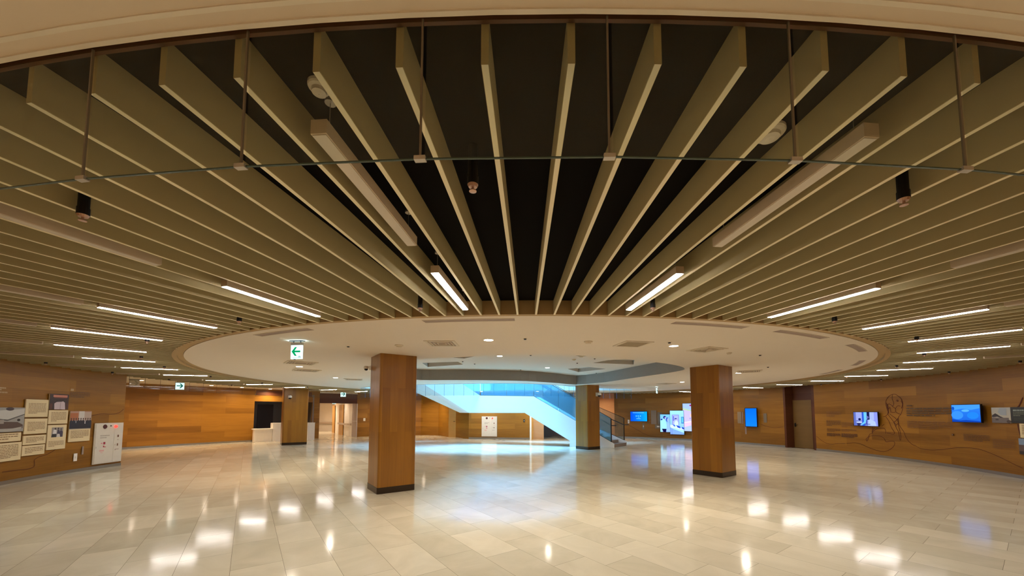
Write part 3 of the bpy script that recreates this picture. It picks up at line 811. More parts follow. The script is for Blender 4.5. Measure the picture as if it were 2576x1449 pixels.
for x, y in ((-6.2, 24.2), (-8.6, 23.2)):
    downlight(x, y, Z_OUT, 'warm downlight over the wall behind the nearest column, %s' % ('right' if x > -7 else 'left'), 50, W_WARM)
for x, y in ((-2.2, 20.9), (0.9, 20.8), (4.2, 20.6)):  # lamps added out of sight behind the stair to brighten the back wall
    downlight(x, y, Z_DISC, 'added unseen warm downlight behind the staircase before the fire cabinet wall, %s' % ('left' if x < 0 else 'middle' if x < 2 else 'right'), 30, W_WARM)
downlight(4.9, 24.2, Z_OUT, 'warm downlight over the pale wall beyond the staircase', 30, W_WARM)
for i, (px, yy) in enumerate(((809, 28.0), (818, 29.5))):
    p = at(px, yy); downlight(p.x, p.y, 2.42, 'round lamp in the white corridor ceiling, %s one' % ('left' if i == 0 else 'right'), 20, (1.0, 0.84, 0.66), r=0.1)
p = at(868, 24.6); downlight(p.x - .9, p.y + .3, 2.42, 'round lamp hidden behind the corridor header', 9, (1.0, 0.84, 0.66), r=0.1)

def slot_vent(t0, t1, label):
    t = thing('slot_vent', label, 'air vent', ring(9.31, (t0 + t1) / 2, Z_DISC)); o = ring(9.31, (t0 + t1) / 2)
    mb = MB(); fr = MB(); n = 10
    for k in range(n):
        u, v = t0 + (t1 - t0) * k / n, t0 + (t1 - t0) * (k + 1) / n
        for m_, r0, r1, z in ((mb, 9.255, 9.365, -0.003), (fr, 9.245, 9.255, -0.005), (fr, 9.365, 9.375, -0.005)):
            q = [ring(r0, u) - o, ring(r0, v) - o, ring(r1, v) - o, ring(r1, u) - o]
            m_.hexa([(p.x, p.y, z) for p in q], [(p.x, p.y, 0) for p in q])
    mb.build('slot', M_VENTD, t); fr.build('frame', M_GRILLE, t)
for a, b, lab in ((-8.9, -1.7, 'long curved slot vent on the disc rim above and left of the middle'), (11.0, 18.0, 'long curved slot vent on the disc rim, right of the middle'),
                  (-26.7, -19.7, 'long curved slot vent on the disc rim above the green arrow sign'), (21.8, 29.3, 'curved slot vent on the disc rim at upper right'),
                  (35.8, 42.8, 'short-looking slot vent at the right end of the disc'), (53.2, 59.8, 'short-looking slot vent at the lower right end of the disc'),
                  (66.5, 74.5, 'thin slot vent on the far right rim of the disc')):
    slot_vent(a, b, lab)
def square_vent(x, y, z, side, rz, label, louvre=True):
    t = thing('square_vent', label, 'air vent', (x, y, z), rz); s = side / 2; f = 0.045
    MB().box(-s, s, -s, -s + f, -0.012, 0).box(-s, s, s - f, s, -0.012, 0).box(-s, -s + f, -s + f, s - f, -0.012, 0).box(s - f, s, -s + f, s - f, -0.012, 0).build('frame', M_GRILLE, t)
    MB().box(-s + f, s - f, -s + f, s - f, -0.002, 0).build('backing', M_VENTD if louvre else pbr('plain_vent', (150, 130, 100), 0.7), t)
    if louvre:
        for q in range(3):
            i = f + 0.03 + 0.055 * q; w = s - i
            mb = MB()
            for sx_, sy_ in ((0, 1), (0, -1), (1, 0), (-1, 0)):
                if sx_ == 0: mb.box(-w, w, sy_ * w - 0.008, sy_ * w + 0.008, -0.014, -0.002)
                else: mb.box(sx_ * w - 0.008, sx_ * w + 0.008, -w, w, -0.014, -0.002)
            mb.build('louvre', M_GRILLE, t)
for cpx, side, rz, lab, lv in (((1112, 863.5), 0.5, 0.0, 'square louvred vent in the disc left of the middle', True), ((1592, 865), 0.5, math.radians(12), 'square plain vent in the disc right of the middle', False),
                               ((1778, 879), 0.5, math.radians(24), 'square louvred vent in the disc above the right column', True), ((757, 912.5), 0.62, math.radians(-50), 'thin-looking vent above the left downlight of the disc', True),
                               ((772, 931.5), 0.62, math.radians(-50), 'thin-looking vent below the left downlight of the disc', True), ((890, 954.5), 0.6, math.radians(-70), 'flat-looking vent beside the downlight left of the nearest column', True),
                               ((1885, 934), 0.6, math.radians(60), 'flat-looking vent right of the right column', True), ((1676, 965), 0.55, math.radians(20), 'flat-looking vent at the back of the disc near the small hanging sign', True)):
    x, y = on_z(*cpx, Z_DISC); square_vent(x, y, Z_DISC, side, rz, lab, lv)
for px, py, z, r, lab in ((1004, 868, Z_DISC, 0.07, 'flat round detector in the disc above the nearest column'), (1480, 859, Z_DISC, 0.07, 'flat round detector in the disc right of the middle'),
                       (1834, 887, Z_DISC, 0.05, 'flat round detector right of the right louvred vent'), (1444, 904, Z_REC, 0.06, 'flat round detector in the raised ceiling field'), (1462, 895.5, Z_REC, 0.07, 'round detector at the near rim of the raised field')):
    x, y = on_z(px, py, z); detector((x, y, z), r, lab, M_GRILLE)
first_h = None
for px, py, z, wh in ((1321, 851.5, Z_DISC, 'right of the bright middle downlight'), (876, 871, Z_DISC, 'between the green arrow sign and the nearest column'), (1684, 861, Z_DISC, 'above the right downlight'), (741, 903, Z_DISC, 'just below the green arrow sign'),
                      (1912, 893, Z_DISC, 'right of the right column'), (1932, 923, Z_DISC, 'farther back right of the right column'), (1164, 909, Z_REC, 'left in the raised field'), (1194, 915, Z_REC, 'in the middle of the raised field'),
                      (1335, 893.5, Z_REC, 'at the near side of the raised field'), (1310, 930, Z_REC, 'at the back of the raised field'), (1496, 902, Z_REC, 'by the right coffer of the raised field'), (1452, 913, Z_REC, 'between the coffers of the raised field'), (1500, 938, Z_REC, 'at the back right corner of the raised field')):
    x, y = on_z(px, py, z)
    lab = 'small dark sprinkler dot ' + wh
    if first_h is None:
        t = first_h = thing('flush_sprinkler', lab, 'sprinkler', (x, y, z), 0, 'flush sprinklers in the white disc')
        MB().rings([(0.04, 0), (0.04, -0.003), (0.022, -0.004)], n=16).build('escutcheon', M_GRILLE, t)
        MB().rings([(0.022, -0.001), (0.02, -0.02), (0.001, -0.022)], n=12).build('head', M_RAIL, t)
    else: dup(first_h, (x, y, z), 0, lab)

# ------------------------------------------------------------------ signs
def hang_sign(x, y, ztop, rz, w, h, drop, label, arrow='left', lit=True, figure=False, s_power=0):
    t = thing('exit_sign', label, 'exit sign', (x, y, ztop), rz)
    MB().box(-w * 0.5, w * 0.5, -0.018, 0.018, -drop - 0.04, -drop).build('cap', M_ALU, t)
    MB().box(-w * 0.34, -w * 0.28, -0.006, 0.006, -drop, 0).box(w * 0.28, w * 0.34, -0.006, 0.006, -drop, 0).box(-w * 0.6, w * 0.6, -0.03, 0.03, -0.012, 0).build('hanger', M_RAIL, t)
    z1, z0 = -drop - 0.04, -drop - 0.04 - h
    face = M_SIGNW if lit else pbr('unlit_sign', (212, 196, 178), 0.5)
    pn = MB().box(-w / 2, w / 2, -0.012, 0.012, z0, z1).build('panel', face, t)
    cz = (z0 + z1) / 2 + h * 0.04; s = -1 if arrow == 'left' else 1; a = w * 0.42
    ink = M_SIGNG if arrow == 'left' and lit else M_SIGNI if lit else pbr('faded_arrow', (170, 160, 140), 0.6)
    P_ = lambda u, v: (s * u * a, -0.0135, cz + v * a)
    ar = MB()
    ar.poly([P_(-0.85, -0.17), P_(0.5, -0.17), P_(0.5, 0.17), P_(-0.85, 0.17)])
    ar.poly([P_(1.0, 0.0), P_(0.3, 0.85), P_(-0.12, 0.85), P_(0.5, 0.0)]); ar.poly([P_(1.0, 0.0), P_(0.5, 0.0), P_(-0.12, -0.85), P_(0.3, -0.85)])
    ar.build('arrow', ink, pn)
    if figure:
        fg = MB(); Q = lambda u, v: (w * u, -0.0135, z0 + h * v)
        fg.poly([Q(0.2, 0.06), Q(0.24, 0.06), Q(0.24, 0.22), Q(0.2, 0.22)]); fg.poly([Q(0.29, 0.06), Q(0.31, 0.06), Q(0.33, 0.2), Q(0.29, 0.22)]); fg.poly([Q(0.36, 0.06), Q(0.4, 0.06), Q(0.37, 0.22), Q(0.34, 0.2)])
        fg.poly([Q(-0.3, 0.07), Q(0.16, 0.07), Q(0.16, 0.09), Q(-0.3, 0.09)])
        fg.build('running_figure', M_SIGNI, pn)
    if s_power:
        ld = bpy.data.lights.new('lamp', 'AREA'); ld.shape = 'RECTANGLE'; ld.size = w * 1.4; ld.size_y = 0.05; ld.energy = s_power; ld.color = (0.6, 0.95, 1.0)
        lo = bpy.data.objects.new('lamp', ld); COL.objects.link(lo); lo.parent = t; lo.location = (0, 0, -drop + 0.002); lo.rotation_euler = (pi, 0, 0)
    return t
x, y = on_z(748, 857, Z_DISC)
hang_sign(x, y, Z_DISC, math.radians(-8), 0.2, 0.225, 0.035, 'lit hanging exit sign with a green arrow to the left under the disc', 'left', True, True, 0.6)
def sign_px(px, ztop, dist, rz, w, h, drop, label, **k):
    p = at(px, dist); hang_sign(p.x, p.y, ztop, math.radians(rz), w, h, drop, label, **k)
sign_px(335.5, Z_OUT, 14.4, 40, 0.28, 0.24, 0.0, 'unlit pale exit sign at the left end of the orange wall', arrow='right', lit=False)
sign_px(450.5, Z_OUT, 14.6, 25, 0.26, 0.26, 0.08, 'lit exit sign with a right arrow hanging before the orange wall', arrow='right')
sign_px(863, Z_OUT, 22.0, 0, 0.30, 0.30, 0.02, 'lit exit sign with a right arrow in front of the dark corridor header', arrow='right')
sign_px(841, 2.42, 26.5, 0, 0.26, 0.2, 0.02, 'pale blue exit sign inside the white corridor', arrow='left')
x, y = on_z(1652, 973, Z_DISC)
hang_sign(x, y, Z_DISC, math.radians(62), 0.28, 0.24, 0.02, 'lit exit sign seen nearly edge on near the right column', 'right', True, False, 1.2)

# ------------------------------------------------------------------ pictures on panels (u to the right, v downward, both 0..1)
def rect(u0, v0, u1, v1, c): return ([(u0, v0), (u1, v0), (u1, v1), (u0, v1)], c)
def ell(cu, cv, ru, rv, c, n=14): return ([(cu + ru * math.cos(2 * pi * k / n), cv + rv * math.sin(2 * pi * k / n)) for k in range(n)], c)
def lines(u0, v0, u1, v1, rows, c, rnd=3, fill=0.45, ragged=True):
    R_ = random.Random(rnd); out = []; h = (v1 - v0) / rows
    for k in range(rows):
        u = u0; end = u1 if (k < rows - 1 or not ragged) else u0 + (u1 - u0) * R_.uniform(0.35, 0.8)
        while u < end:
            w = (u1 - u0) * R_.uniform(0.05, 0.16); out.append(rect(u, v0 + h * k, min(u + w, end), v0 + h * (k + fill), c)); u += w + (u1 - u0) * R_.uniform(0.008, 0.025)
    return out
def picture(name, patches, w, h, y, mat, parent, u0=0, v0=0, uw=1, vh=1):
    """w,h: whole panel size; the picture covers the stated share of it"""
    mb = MB()
    for k, (pts, c) in enumerate(patches):
        mb.poly([(-w / 2 + w * (u0 + uw * u), y - 0.0004 * k / max(1, len(patches) / 12), h * (1 - (v0 + vh * v))) for u, v in pts], tone=lin(c)[:3] + (1,))
    return mb.build(name, mat, parent)
def board(wall, x0, y0, x1, y1, label, cat='poster', name='poster_board', thick=0.02, mat=None, off=0.016, group=None):
    c, rz, w, h = wall.frame(x0, y0, x1, y1, off)
    t = thing(name, label, cat, c, rz, group)
    MB().box(-w / 2, w / 2, -thick, 0, 0, h).build('board', mat or M_PAPER, t)
    return t, w, h
INK = (150, 120, 84)
# big grey photograph at the left edge and its text boards
t, w, h = board(WL, -34, 1025, 55, 1087, 'greyscale photo panel of a curved balcony at the left edge of the view', name='photo_panel')
g = [rect(0, 0, 1, 1, (150, 146, 140)), ([(0, .15), (1, .05), (1, .3), (.55, .48), (0, .46)], (188, 184, 178)), ell(.55, .06, .12, .07, (60, 44, 50)), ([(0, .4), (.5, .5), (1, .26), (1, .3), (.5, .55), (0, .45)], (80, 76, 74)),
     ([(0, .62), (.4, .58), (.8, .6), (.97, .72), (.97, .86), (0, .86)], (84, 62, 52)), ell(.83, .52, .05, .05, (30, 26, 26)), ([(0, .84), (.5, .9), (.95, .8), (.9, .92), (.5, .99), (0, .96)], (166, 160, 150)), rect(.1, .5, .4, .66, (150, 140, 130))]
picture('photo', g, w, h, -0.0205, M_PRINT, t)
for (a, b, lab, n) in ((1090, 1112, 'narrow cream text board directly under the big grey photo panel', 3), (1115, 1161, 'tall cream text board at the bottom of the left edge of the view', 9)):
    t, w, h = board(WL, -36, a, 47, b, lab)
    picture('printed_text', lines(.1, .12, .9, .88, n, INK, a), w, h, -0.0205, M_PRINT, t)
for (x0, y0, x1, y1, lab, n) in ((59, 1005, 116, 1049, 'cream text board, topmost of the column beside the grey photo panel', 8), (56, 1053, 113, 1091, 'cream text board, second from top of the column beside the grey photo', 7),
                                 (52.5, 1095, 110, 1117.5, 'cream text board, third from top of the column beside the grey photo', 4), (50, 1120, 107, 1144.5, 'cream text board, lowest of the column beside the grey photo panel', 4)):
    t, w, h = board(WL, x0, y0, x1, y1, lab); picture('printed_text', lines(.12, .22, .9, .84, n, INK, x0), w, h, -0.0205, M_PRINT, t)
t, w, h = board(WL, 119.5, 991.5, 168, 1030, 'dark photo panel of people in white coats above a cream text board', name='photo_panel')
g = [rect(0, 0, 1, 1, (52, 30, 30)), rect(.18, .06, .92, .2, (196, 120, 96)), rect(.22, .21, .9, .25, (130, 60, 44)), ([(.27, 1), (.25, .62), (.36, .52), (.5, .5), (.6, .5), (.7, .46), (.8, .55), (.84, 1)], (196, 176, 180)),
     ell(.38, .44, .06, .07, (44, 26, 24)), ell(.54, .42, .05, .07, (44, 26, 24)), ell(.67, .4, .06, .07, (44, 26, 24)), rect(.02, .62, .16, 1, (84, 40, 24)), rect(.86, .6, 1, 1, (74, 36, 26)), ([(.56, .55), (.58, .55), (.57, 1), (.55, 1)], (150, 130, 136))]
picture('photo', g, w, h, -0.0205, M_PRINT, t)
t, w, h = board(WL, 117.5, 1032, 166, 1066, 'cream text board under the dark photo of people in white coats')
picture('printed_text', lines(.12, .14, .9, .86, 7, INK, 5), w, h, -0.0205, M_PRINT, t)
t, w, h = board(WL, 114, 1069, 161, 1130, 'cream board with a small photo of three people, low beside the tall text boards')
picture('printed_text', lines(.08, .66, .9, .9, 5, INK, 6), w, h, -0.0205, M_PRINT, t)
g = [rect(0, 0, 1, 1, (150, 140, 134)), ([(0, 1), (.06, .66), (.42, .66), (.44, 1)], (36, 32, 38)), ([(.12, .66), (.16, .24), (.3, .2), (.42, .3), (.42, .66)], (214, 210, 208)), ell(.3, .14, .07, .1, (60, 50, 50)), ell(.56, .13, .06, .1, (60, 46, 46)), ell(.8, .2, .06, .09, (60, 46, 46)),
     ([(.46, .8), (.5, .26), (.62, .24), (.7, .5), (.7, 1), (.5, 1)], (60, 56, 76)), ([(.68, 1), (.7, .36), (.84, .3), (.98, .5), (.96, 1)], (64, 58, 80)), ([(.42, 1), (.5, .66), (.7, .7), (.76, 1)], (206, 200, 196))]
picture('photo', g, w, h, -0.0205, M_PRINT, t, .2, .1, .62, .4)
t, w, h = board(WL, 170.5, 1034.5, 224, 1110, 'cream board with a group photo of people in dark suits, left of the white cabinet')
picture('printed_text', lines(.08, .64, .92, .9, 6, INK, 7), w, h, -0.0205, M_PRINT, t)
g = [rect(0, 0, 1, 1, (180, 140, 120)), rect(0, .1, .36, .5, (176, 104, 62)), rect(.4, 0, .66, .5, (204, 196, 188)), rect(.66, .05, 1, .5, (184, 160, 146)), rect(0, .86, 1, 1, (176, 160, 140))]
for k in range(9):
    u = .06 + .11 * k; g += [([(u - .065, .96), (u - .07, .56), (u, .46), (u + .07, .56), (u + .065, .96)], (38, 34, 46)), ell(u, .42, .032, .05, (90, 62, 50))]
g += [rect(.68, .5, .72, .7, (206, 200, 200)), rect(.26, .5, .28, .64, (210, 204, 200))]
picture('photo', g, w, h, -0.0208, M_PRINT, t, 0, 0, 1, .6)

def fire_cabinet(wall, x0, y0, x1, y1, label):
    c, rz, w, h = wall.frame(x0, y0, x1, y1, 0.016)
    t = thing('fire_hose_cabinet', label, 'fire cabinet', c, rz)
    MB().box(-w / 2, w / 2, -0.02, 0, 0, h).build('frame', M_CABW, t)
    f = 0.025
    MB().box(-w / 2 + f, w / 2 - f, -0.028, -0.02, h * .845, h - f).build('header_panel', M_CABW, t)
    dl_ = MB().box(-w / 2 + f, w * .16, -0.03, -0.02, f, h * .83).build('door', M_CABW, t)
    dr_ = MB().box(w * .17, w / 2 - f, -0.03, -0.02, f, h * .83).build('door', M_CABW, t)
    Cy = lambda u, v, r, y0_, y1_: MB().hexa([(u + r * math.cos(2 * pi * k / 18), y0_, v + r * math.sin(2 * pi * k / 18)) for k in range(18)], [(u + r * .8 * math.cos(2 * pi * k / 18), y1_, v + r * .8 * math.sin(2 * pi * k / 18)) for k in range(18)])
    Cy(-w * .17, h * .91, 0.062, -0.028, -0.04).build('alarm_bell', pbr('dark_red_bell', (72, 18, 12), 0.4), t)
    Cy(w * .03, h * .925, 0.018, -0.028, -0.036).build('call_button', M_TVB, t)
    Cy(w * .2, h * .905, 0.042, -0.028, -0.06).build('indicator_lamp', M_REDL, t)
    MB().box(-w * .44, -w * .42, -0.032, -0.03, h * .38, h * .43).build('latch', M_ALU, t)
    red, grey, brn = (196, 70, 84), (170, 156, 140), (120, 84, 62)
    g = lines(.18, .3, .5, .4, 2, grey, 4, .5) + [rect(.3, .47, .37, .53, (150, 30, 60)), rect(.22, .49, .27, .51, (214, 110, 130)), rect(.3, .585, .4, .6, red), rect(.3, .56, .34, .585, (176, 40, 50)), rect(.18, .66, .34, .7, (222, 170, 160)), rect(.22, .72, .3, .735, (222, 170, 160)),
        rect(.78, .31, .84, .37, brn), rect(.79, .42, .83, .45, (190, 170, 150)), rect(.78, .53, .83, .59, brn), rect(.7, .54, .73, .58, (190, 170, 150)), rect(.72, .67, .86, .68, (130, 100, 90)), rect(.72, .67, .74, .7, (130, 100, 90))]
    picture('printed_marks', g, w, h, -0.0305, M_PRINT, t)
    return t
fire_cabinet(WL, 232.5, 1064, 304, 1164, 'white fire hose cabinet with a red lamp at the end of the noticeboard wall')
fire_cabinet(WB, 1212, 1047.5, 1250.5, 1098, 'white fire hose cabinet with a red lamp under the staircase landing')
def plate_on(wall, x0, y0, x1, y1, name, label, cat, mat, thick=0.012, group=None):
    c, rz, w, h = wall.frame(x0, y0, x1, y1, 0.012)
    t = thing(name, label, cat, c, rz, group)
    MB().box(-w / 2, w / 2, -thick, 0, 0, h).build('face_plate', mat, t)
    if w > 0.05 and h < 0.4: MB().box(-w * .2, w * .2, -thick - 0.004, -thick, h * .35, h * .65).build('insert', M_CABW, t)
    return t
plate_on(WL, 183, 1141, 191.5, 1160, 'wall_socket', 'cream socket plate low on the noticeboard wall left of the cabinet', 'wall socket', M_TRIMW)
plate_on(WL, 204, 1123, 208, 1143, 'grooved_plate', 'narrow dark vertical plate under the group photo board', 'wall plate', M_VENTD)
plate_on(WR, 1579.5, 1056, 1583.5, 1065, 'wall_switch', 'small cream plate left of the leftmost blue wall screen', 'wall switch', M_TRIMW)
plate_on(WR, 1616.5, 1065, 1621, 1080, 'grooved_plate', 'narrow brown plate below the leftmost blue wall screen', 'wall plate', M_TVG)
plate_on(WR, 1638, 1032.5, 1652, 1067, 'info_panel', 'pale grey-brown blank panel right of the leftmost blue screen', 'info panel', pbr('panel_tan', (138, 116, 94), 0.5), 0.02)
plate_on(WR, 1654, 1037, 1666, 1067, 'info_panel', 'dark grey-brown panel partly behind the small portrait screen', 'info panel', M_TVG, 0.008)
plate_on(WR, 1648, 1068, 1664, 1078, 'info_panel', 'low dark grey-brown panel beside the small portrait screen', 'info panel', M_TVG, 0.008)
plate_on(WR, 1856, 1036, 1866, 1065, 'info_panel', 'pale blank panel just right of the right column', 'info panel', pbr('panel_tan2', (146, 122, 94), 0.5), 0.012)
plate_on(WR, 1867.5, 1037, 1869.5, 1066, 'grooved_plate', 'thin dark strip between the right column and the tall blue screen', 'wall plate', M_VENTD, 0.006)
plate_on(WR, 1875, 1066.5, 1878.5, 1092, 'grooved_plate', 'narrow dark plate below and left of the tall blue screen', 'wall plate', M_VENTD)
plate_on(WR, 1921.5, 1040, 1929.5, 1063, 'info_panel', 'small grey plate right of the tall plain blue screen', 'info panel', M_TVG)
plate_on(WR, 2396.5, 1091.5, 2401, 1096, 'wall_sensor', 'tiny dark square on the wall right of the text block', 'wall sensor', M_DARKW)
plate_on(Wall(Bk), 914, 1052, 919, 1059, 'wall_switch', 'small white switch plate on the orange wall between the corridor and the nearest column', 'wall switch', M_TRIMW)
plate_on(WB, 1316.5, 1055, 1320.5, 1062, 'wall_sensor', 'tiny emergency torch holder on the wall under the stair slope', 'wall sensor', M_RAIL)

# ------------------------------------------------------------------ wall screens
def screen(x0, y0, x1, y1, label, patches, gain=1.0, bez=0.014, off=0.05, thick=0.045):
    c, rz, w, h = WR.frame(x0, y0, x1, y1, off + 0.012)
    t = thing('wall_screen', label, 'screen', c, rz)
    MB().box(-w / 2, w / 2, -thick, 0, 0, h).build('bezel', M_TVB, t)
    MB().box(-w * .2, w * .2, 0, off - 0.01, h * .3, h * .7).build('wall_mount', M_RAIL, t)
    bu, bv = bez / w, bez / h
    picture('display', patches, w, h, -thick - 0.001, M_SCREEN, t, bu, bv, 1 - 2 * bu, 1 - 2 * bv)
    return t
def hgrad(a, b, n=10):
    return [rect(k / n, 0, (k + 1) / n, 1, tuple(a[i] + (b[i] - a[i]) * (k + .5) / n for i in range(3))) for k in range(n)]
def vgrad(a, b, n=10):
    return [rect(0, k / n, 1, (k + 1) / n, tuple(a[i] + (b[i] - a[i]) * (k + .5) / n for i in range(3))) for k in range(n)]
ws = (120, 205, 255)
screen(1586.5, 1035, 1629, 1060, 'small landscape blue screen with faint text, leftmost of the wall screens',
       hgrad((6, 70, 205), (10, 160, 255), 12) + [rect(.14, .09, .82, .13, ws)] + [rect(u, .4, u + .07, .52, (80, 180, 255)) for u in (.32, .44, .57)] + [rect(.48, .6, .53, .64, ws), rect(.36, .71, .62, .75, ws)])
screen(1661.5, 1042, 1688.5, 1087, 'small portrait screen showing two people in white coats',
       vgrad((110, 185, 250), (150, 170, 255), 8) + [([(0, 1), (0, .32), (.1, .34), (.22, .3), (.4, .24), (.56, .42), (.62, .62), (.6, .82), (.14, .82), (.2, 1)], (150, 222, 255)), ell(.45, .17, .14, .09, (16, 24, 110)), ell(.5, .2, .07, .06, (170, 170, 230)),
        ell(.72, .3, .15, .13, (40, 60, 170)), ell(.78, .32, .12, .12, (140, 170, 240)), ell(.14, .29, .09, .04, (20, 40, 130)), rect(.02, .31, .14, .33, (20, 50, 140)), ([(.16, .82), (.6, .82), (.56, 1), (.28, 1)], (14, 14, 60)), ([(.62, .5), (.95, .5), (1, 1), (.62, 1)], (140, 180, 255))], off=0.03)
screen(1687, 1032.5, 1722.5, 1093, 'middle portrait screen showing a nurse at a reception desk',
       vgrad((150, 215, 255), (130, 180, 255), 8) + [rect(.14, .17, .66, .62, (130, 140, 230)), rect(.2, .2, .6, .6, (160, 170, 246)), rect(.22, .23, .29, .43, (80, 90, 200)), ([(.3, .62), (.34, .46), (.5, .42), (.6, .5), (.6, .62)], (196, 240, 255)), ell(.42, .35, .09, .035, (20, 30, 130)), ell(.44, .39, .06, .04, (180, 180, 230)),
        rect(.82, .26, 1, .54, (60, 120, 190)), rect(.86, .29, .97, .5, (90, 190, 255)), ([(0, .6), (.3, .62), (1, .76), (1, .82), (.2, .76), (0, .7)], (200, 235, 255)), ([(.2, .58), (.34, .6), (.38, .68), (.26, .66)], (50, 90, 210)), ([(.44, .61), (.72, .66), (.76, .75), (.54, .71)], (40, 70, 190)),
        ([(.84, .68), (1, .71), (1, .79), (.86, .76)], (40, 70, 190)), ([(0, .72), (.22, .76), (1, .9), (1, 1), (0, 1)], (120, 160, 250)), ([(.24, .72), (1, .84), (1, .93), (.24, .78)], (160, 230, 255)), rect(.1, .8, .14, 1, (110, 130, 230))], off=0.06)
screen(1719, 1014.5, 1748, 1085, 'tall portrait screen half hidden by the right column, pastel corridor picture',
       vgrad((150, 180, 255), (170, 190, 255), 8) + [([(0, .16), (.9, .26), (1, .26), (1, .3), (0, .22)], (170, 200, 160)), ([(0, .22), (1, .3), (1, .62), (0, .68)], (190, 180, 236)), ([(0, .68), (1, .62), (1, .66), (0, .71)], (226, 214, 252)), ([(0, .71), (1, .66), (1, .76), (.1, .86), (0, .86)], (226, 186, 226)),
        ([(.6, .05), (1, .02), (1, .08), (.66, .1)], (150, 30, 110)), rect(.66, .38, .9, .48, (230, 190, 180)), rect(.6, .52, .7, .57, (150, 150, 220))], off=0.04)
screen(1879, 1026, 1910, 1074, 'plain blue portrait screen between the right column and the recessed door', vgrad((6, 100, 240), (16, 120, 255), 8), off=0.1, bez=0.03)
screen(2154.5, 1036, 2217, 1072, 'landscape screen showing a medical room, beside the line portrait',
       hgrad((80, 96, 170), (130, 140, 220), 6) + [rect(.1, .0, .36, .62, (140, 150, 210)), rect(.36, 0, .48, 1, (40, 80, 190)), ([(.44, 0), (.56, 0), (.56, .5), (.5, .8), (.32, .98), (.3, .9), (.44, .7)], (100, 180, 255)), rect(.57, 0, .68, .55, (20, 26, 70)), rect(.68, 0, .86, .6, (150, 165, 225)), ell(.6, .38, .05, .1, (90, 90, 160)),
        ([(.6, 1), (.62, .56), (.72, .52), (.9, .68), (.94, 1)], (160, 180, 245)), ([(.1, .72), (.36, .7), (.34, .78), (.14, .78)], (200, 214, 255)), ell(.26, .53, .06, .09, (16, 22, 80)), ([(.14, .82), (.3, .82), (.26, 1), (.16, 1)], (40, 40, 80)), ([(.54, .55), (.57, .55), (.56, .9), (.53, .9)], (30, 40, 120)), rect(.46, .86, .7, .9, (30, 50, 130))], off=0.06)
screen(2410, 1017, 2485.5, 1063, 'blue landscape screen at the right with a misty waterfall-like picture',
       vgrad((40, 120, 220), (24, 90, 200), 8) + [([(0, 0), (1, 0), (1, .2), (.7, .3), (.4, .22), (.1, .3)], (60, 140, 235)), ell(.5, .34, .14, .07, (80, 160, 245)), ell(.2, .6, .22, .25, (50, 130, 230)), ell(.75, .62, .2, .2, (30, 120, 225)), ([(0, .84), (.3, .92), (.5, .88), (1, .94), (1, 1), (0, 1)], (14, 60, 160)), ell(.06, .2, .05, .1, (10, 70, 170))], off=0.09)
t, w, h = board(WR, 2501, 1025, 2549, 1064, 'photo board of an angular building right of the large blue screen', name='photo_panel', thick=0.03)
g = vgrad((176, 176, 172), (196, 184, 160), 6) + [([(0, .62), (.03, .5), (.2, .38), (.3, .44), (.45, .56), (.7, .7), (.5, .68), (.3, .6), (.1, .64)], (56, 48, 52)), rect(0, .66, .9, 1, (112, 100, 96)), rect(.2, .75, .36, .83, (60, 54, 54)), ([(.35, .3), (.45, .05), (.8, .05), (.8, .5), (.5, .5)], (160, 168, 178)), ell(.9, .9, .12, .1, (74, 58, 50))]
picture('photo', g, w, h, -0.0305, M_PRINT, t)
t, w, h = board(WR, 2549.5, 1024, 2604, 1064.5, 'dark board with pale lettering cut by the right edge of the view', name='text_panel', thick=0.03, mat=pbr('dark_board', (30, 32, 26), 0.4))
picture('printed_text', lines(.12, .16, .95, .26, 1, (150, 160, 150), 2, .8) + lines(.12, .3, .9, .62, 3, (120, 126, 100), 8, .4) + lines(.14, .68, .9, .88, 3, (60, 70, 50), 9, .4), w, h, -0.0305, M_PRINT, t)
t, w, h = board(WR, 2571, 1066, 2600, 1102, 'slanted cream board at the right edge under the dark lettered board', name='text_panel')
picture('printed_text', lines(.2, .1, .9, .8, 6, INK, 12), w, h, -0.0205, M_PRINT, t)
t, w, h = board(WR, 2569, 1104, 2600, 1144, 'small bluish photo board at the lower right edge of the view', name='photo_panel', mat=M_TVG)
picture('photo', [rect(0, 0, 1, .4, (126, 146, 170)), rect(0, .4, 1, .8, (96, 76, 70)), rect(0, .8, 1, 1, (50, 40, 36))], w, h, -0.0205, M_PRINT, t)

# lettering set straight on the veneer
def wall_text(wall, x0, y0, x1, y1, rows, c, label, rnd=1, fill=.45):
    cc, rz, w, h = wall.frame(x0, y0, x1, y1, 0.008)
    t = thing('wall_lettering', label, 'wall lettering', cc, rz)
    picture('text_lines', lines(0, 0, 1, 1, rows, c, rnd, fill), w, h, -0.008, M_PRINT, t)
D1 = (104, 66, 26); D2 = (124, 80, 34)
wall_text(WR, 2282, 1019, 2300, 1023, 1, (96, 64, 26), 'short heading over the four-line text block right of the line portrait', 2, .8)
wall_text(WR, 2282, 1026, 2396, 1050, 4, (84, 58, 26), 'four-line text block right of the line portrait', 3, .5)
wall_text(WR, 2284, 1060, 2400, 1080, 5, D2, 'faint text block under the four-line text, right of the line portrait', 4)
wall_text(WR, 2080, 1036, 2116, 1050, 3, D2, 'faint text heading left of the medical room screen', 5)
wall_text(WR, 2080, 1058, 2116, 1073, 5, D1, 'faint text block, left one of the middle pair below the heading', 6)
wall_text(WR, 2118, 1063, 2155, 1076, 4, D2, 'faint text block, right one of the middle pair below the heading', 7)
wall_text(WR, 2081, 1078, 2115, 1087, 4, D1, 'faint text block in the third row, left one', 8)
wall_text(WR, 2118, 1080, 2156, 1087, 3, D2, 'faint text block in the third row, right one', 9)
wall_text(WR, 2081, 1090, 2115, 1098, 4, (92, 54, 20), 'dark low text block, left one near the floor', 10, .7)
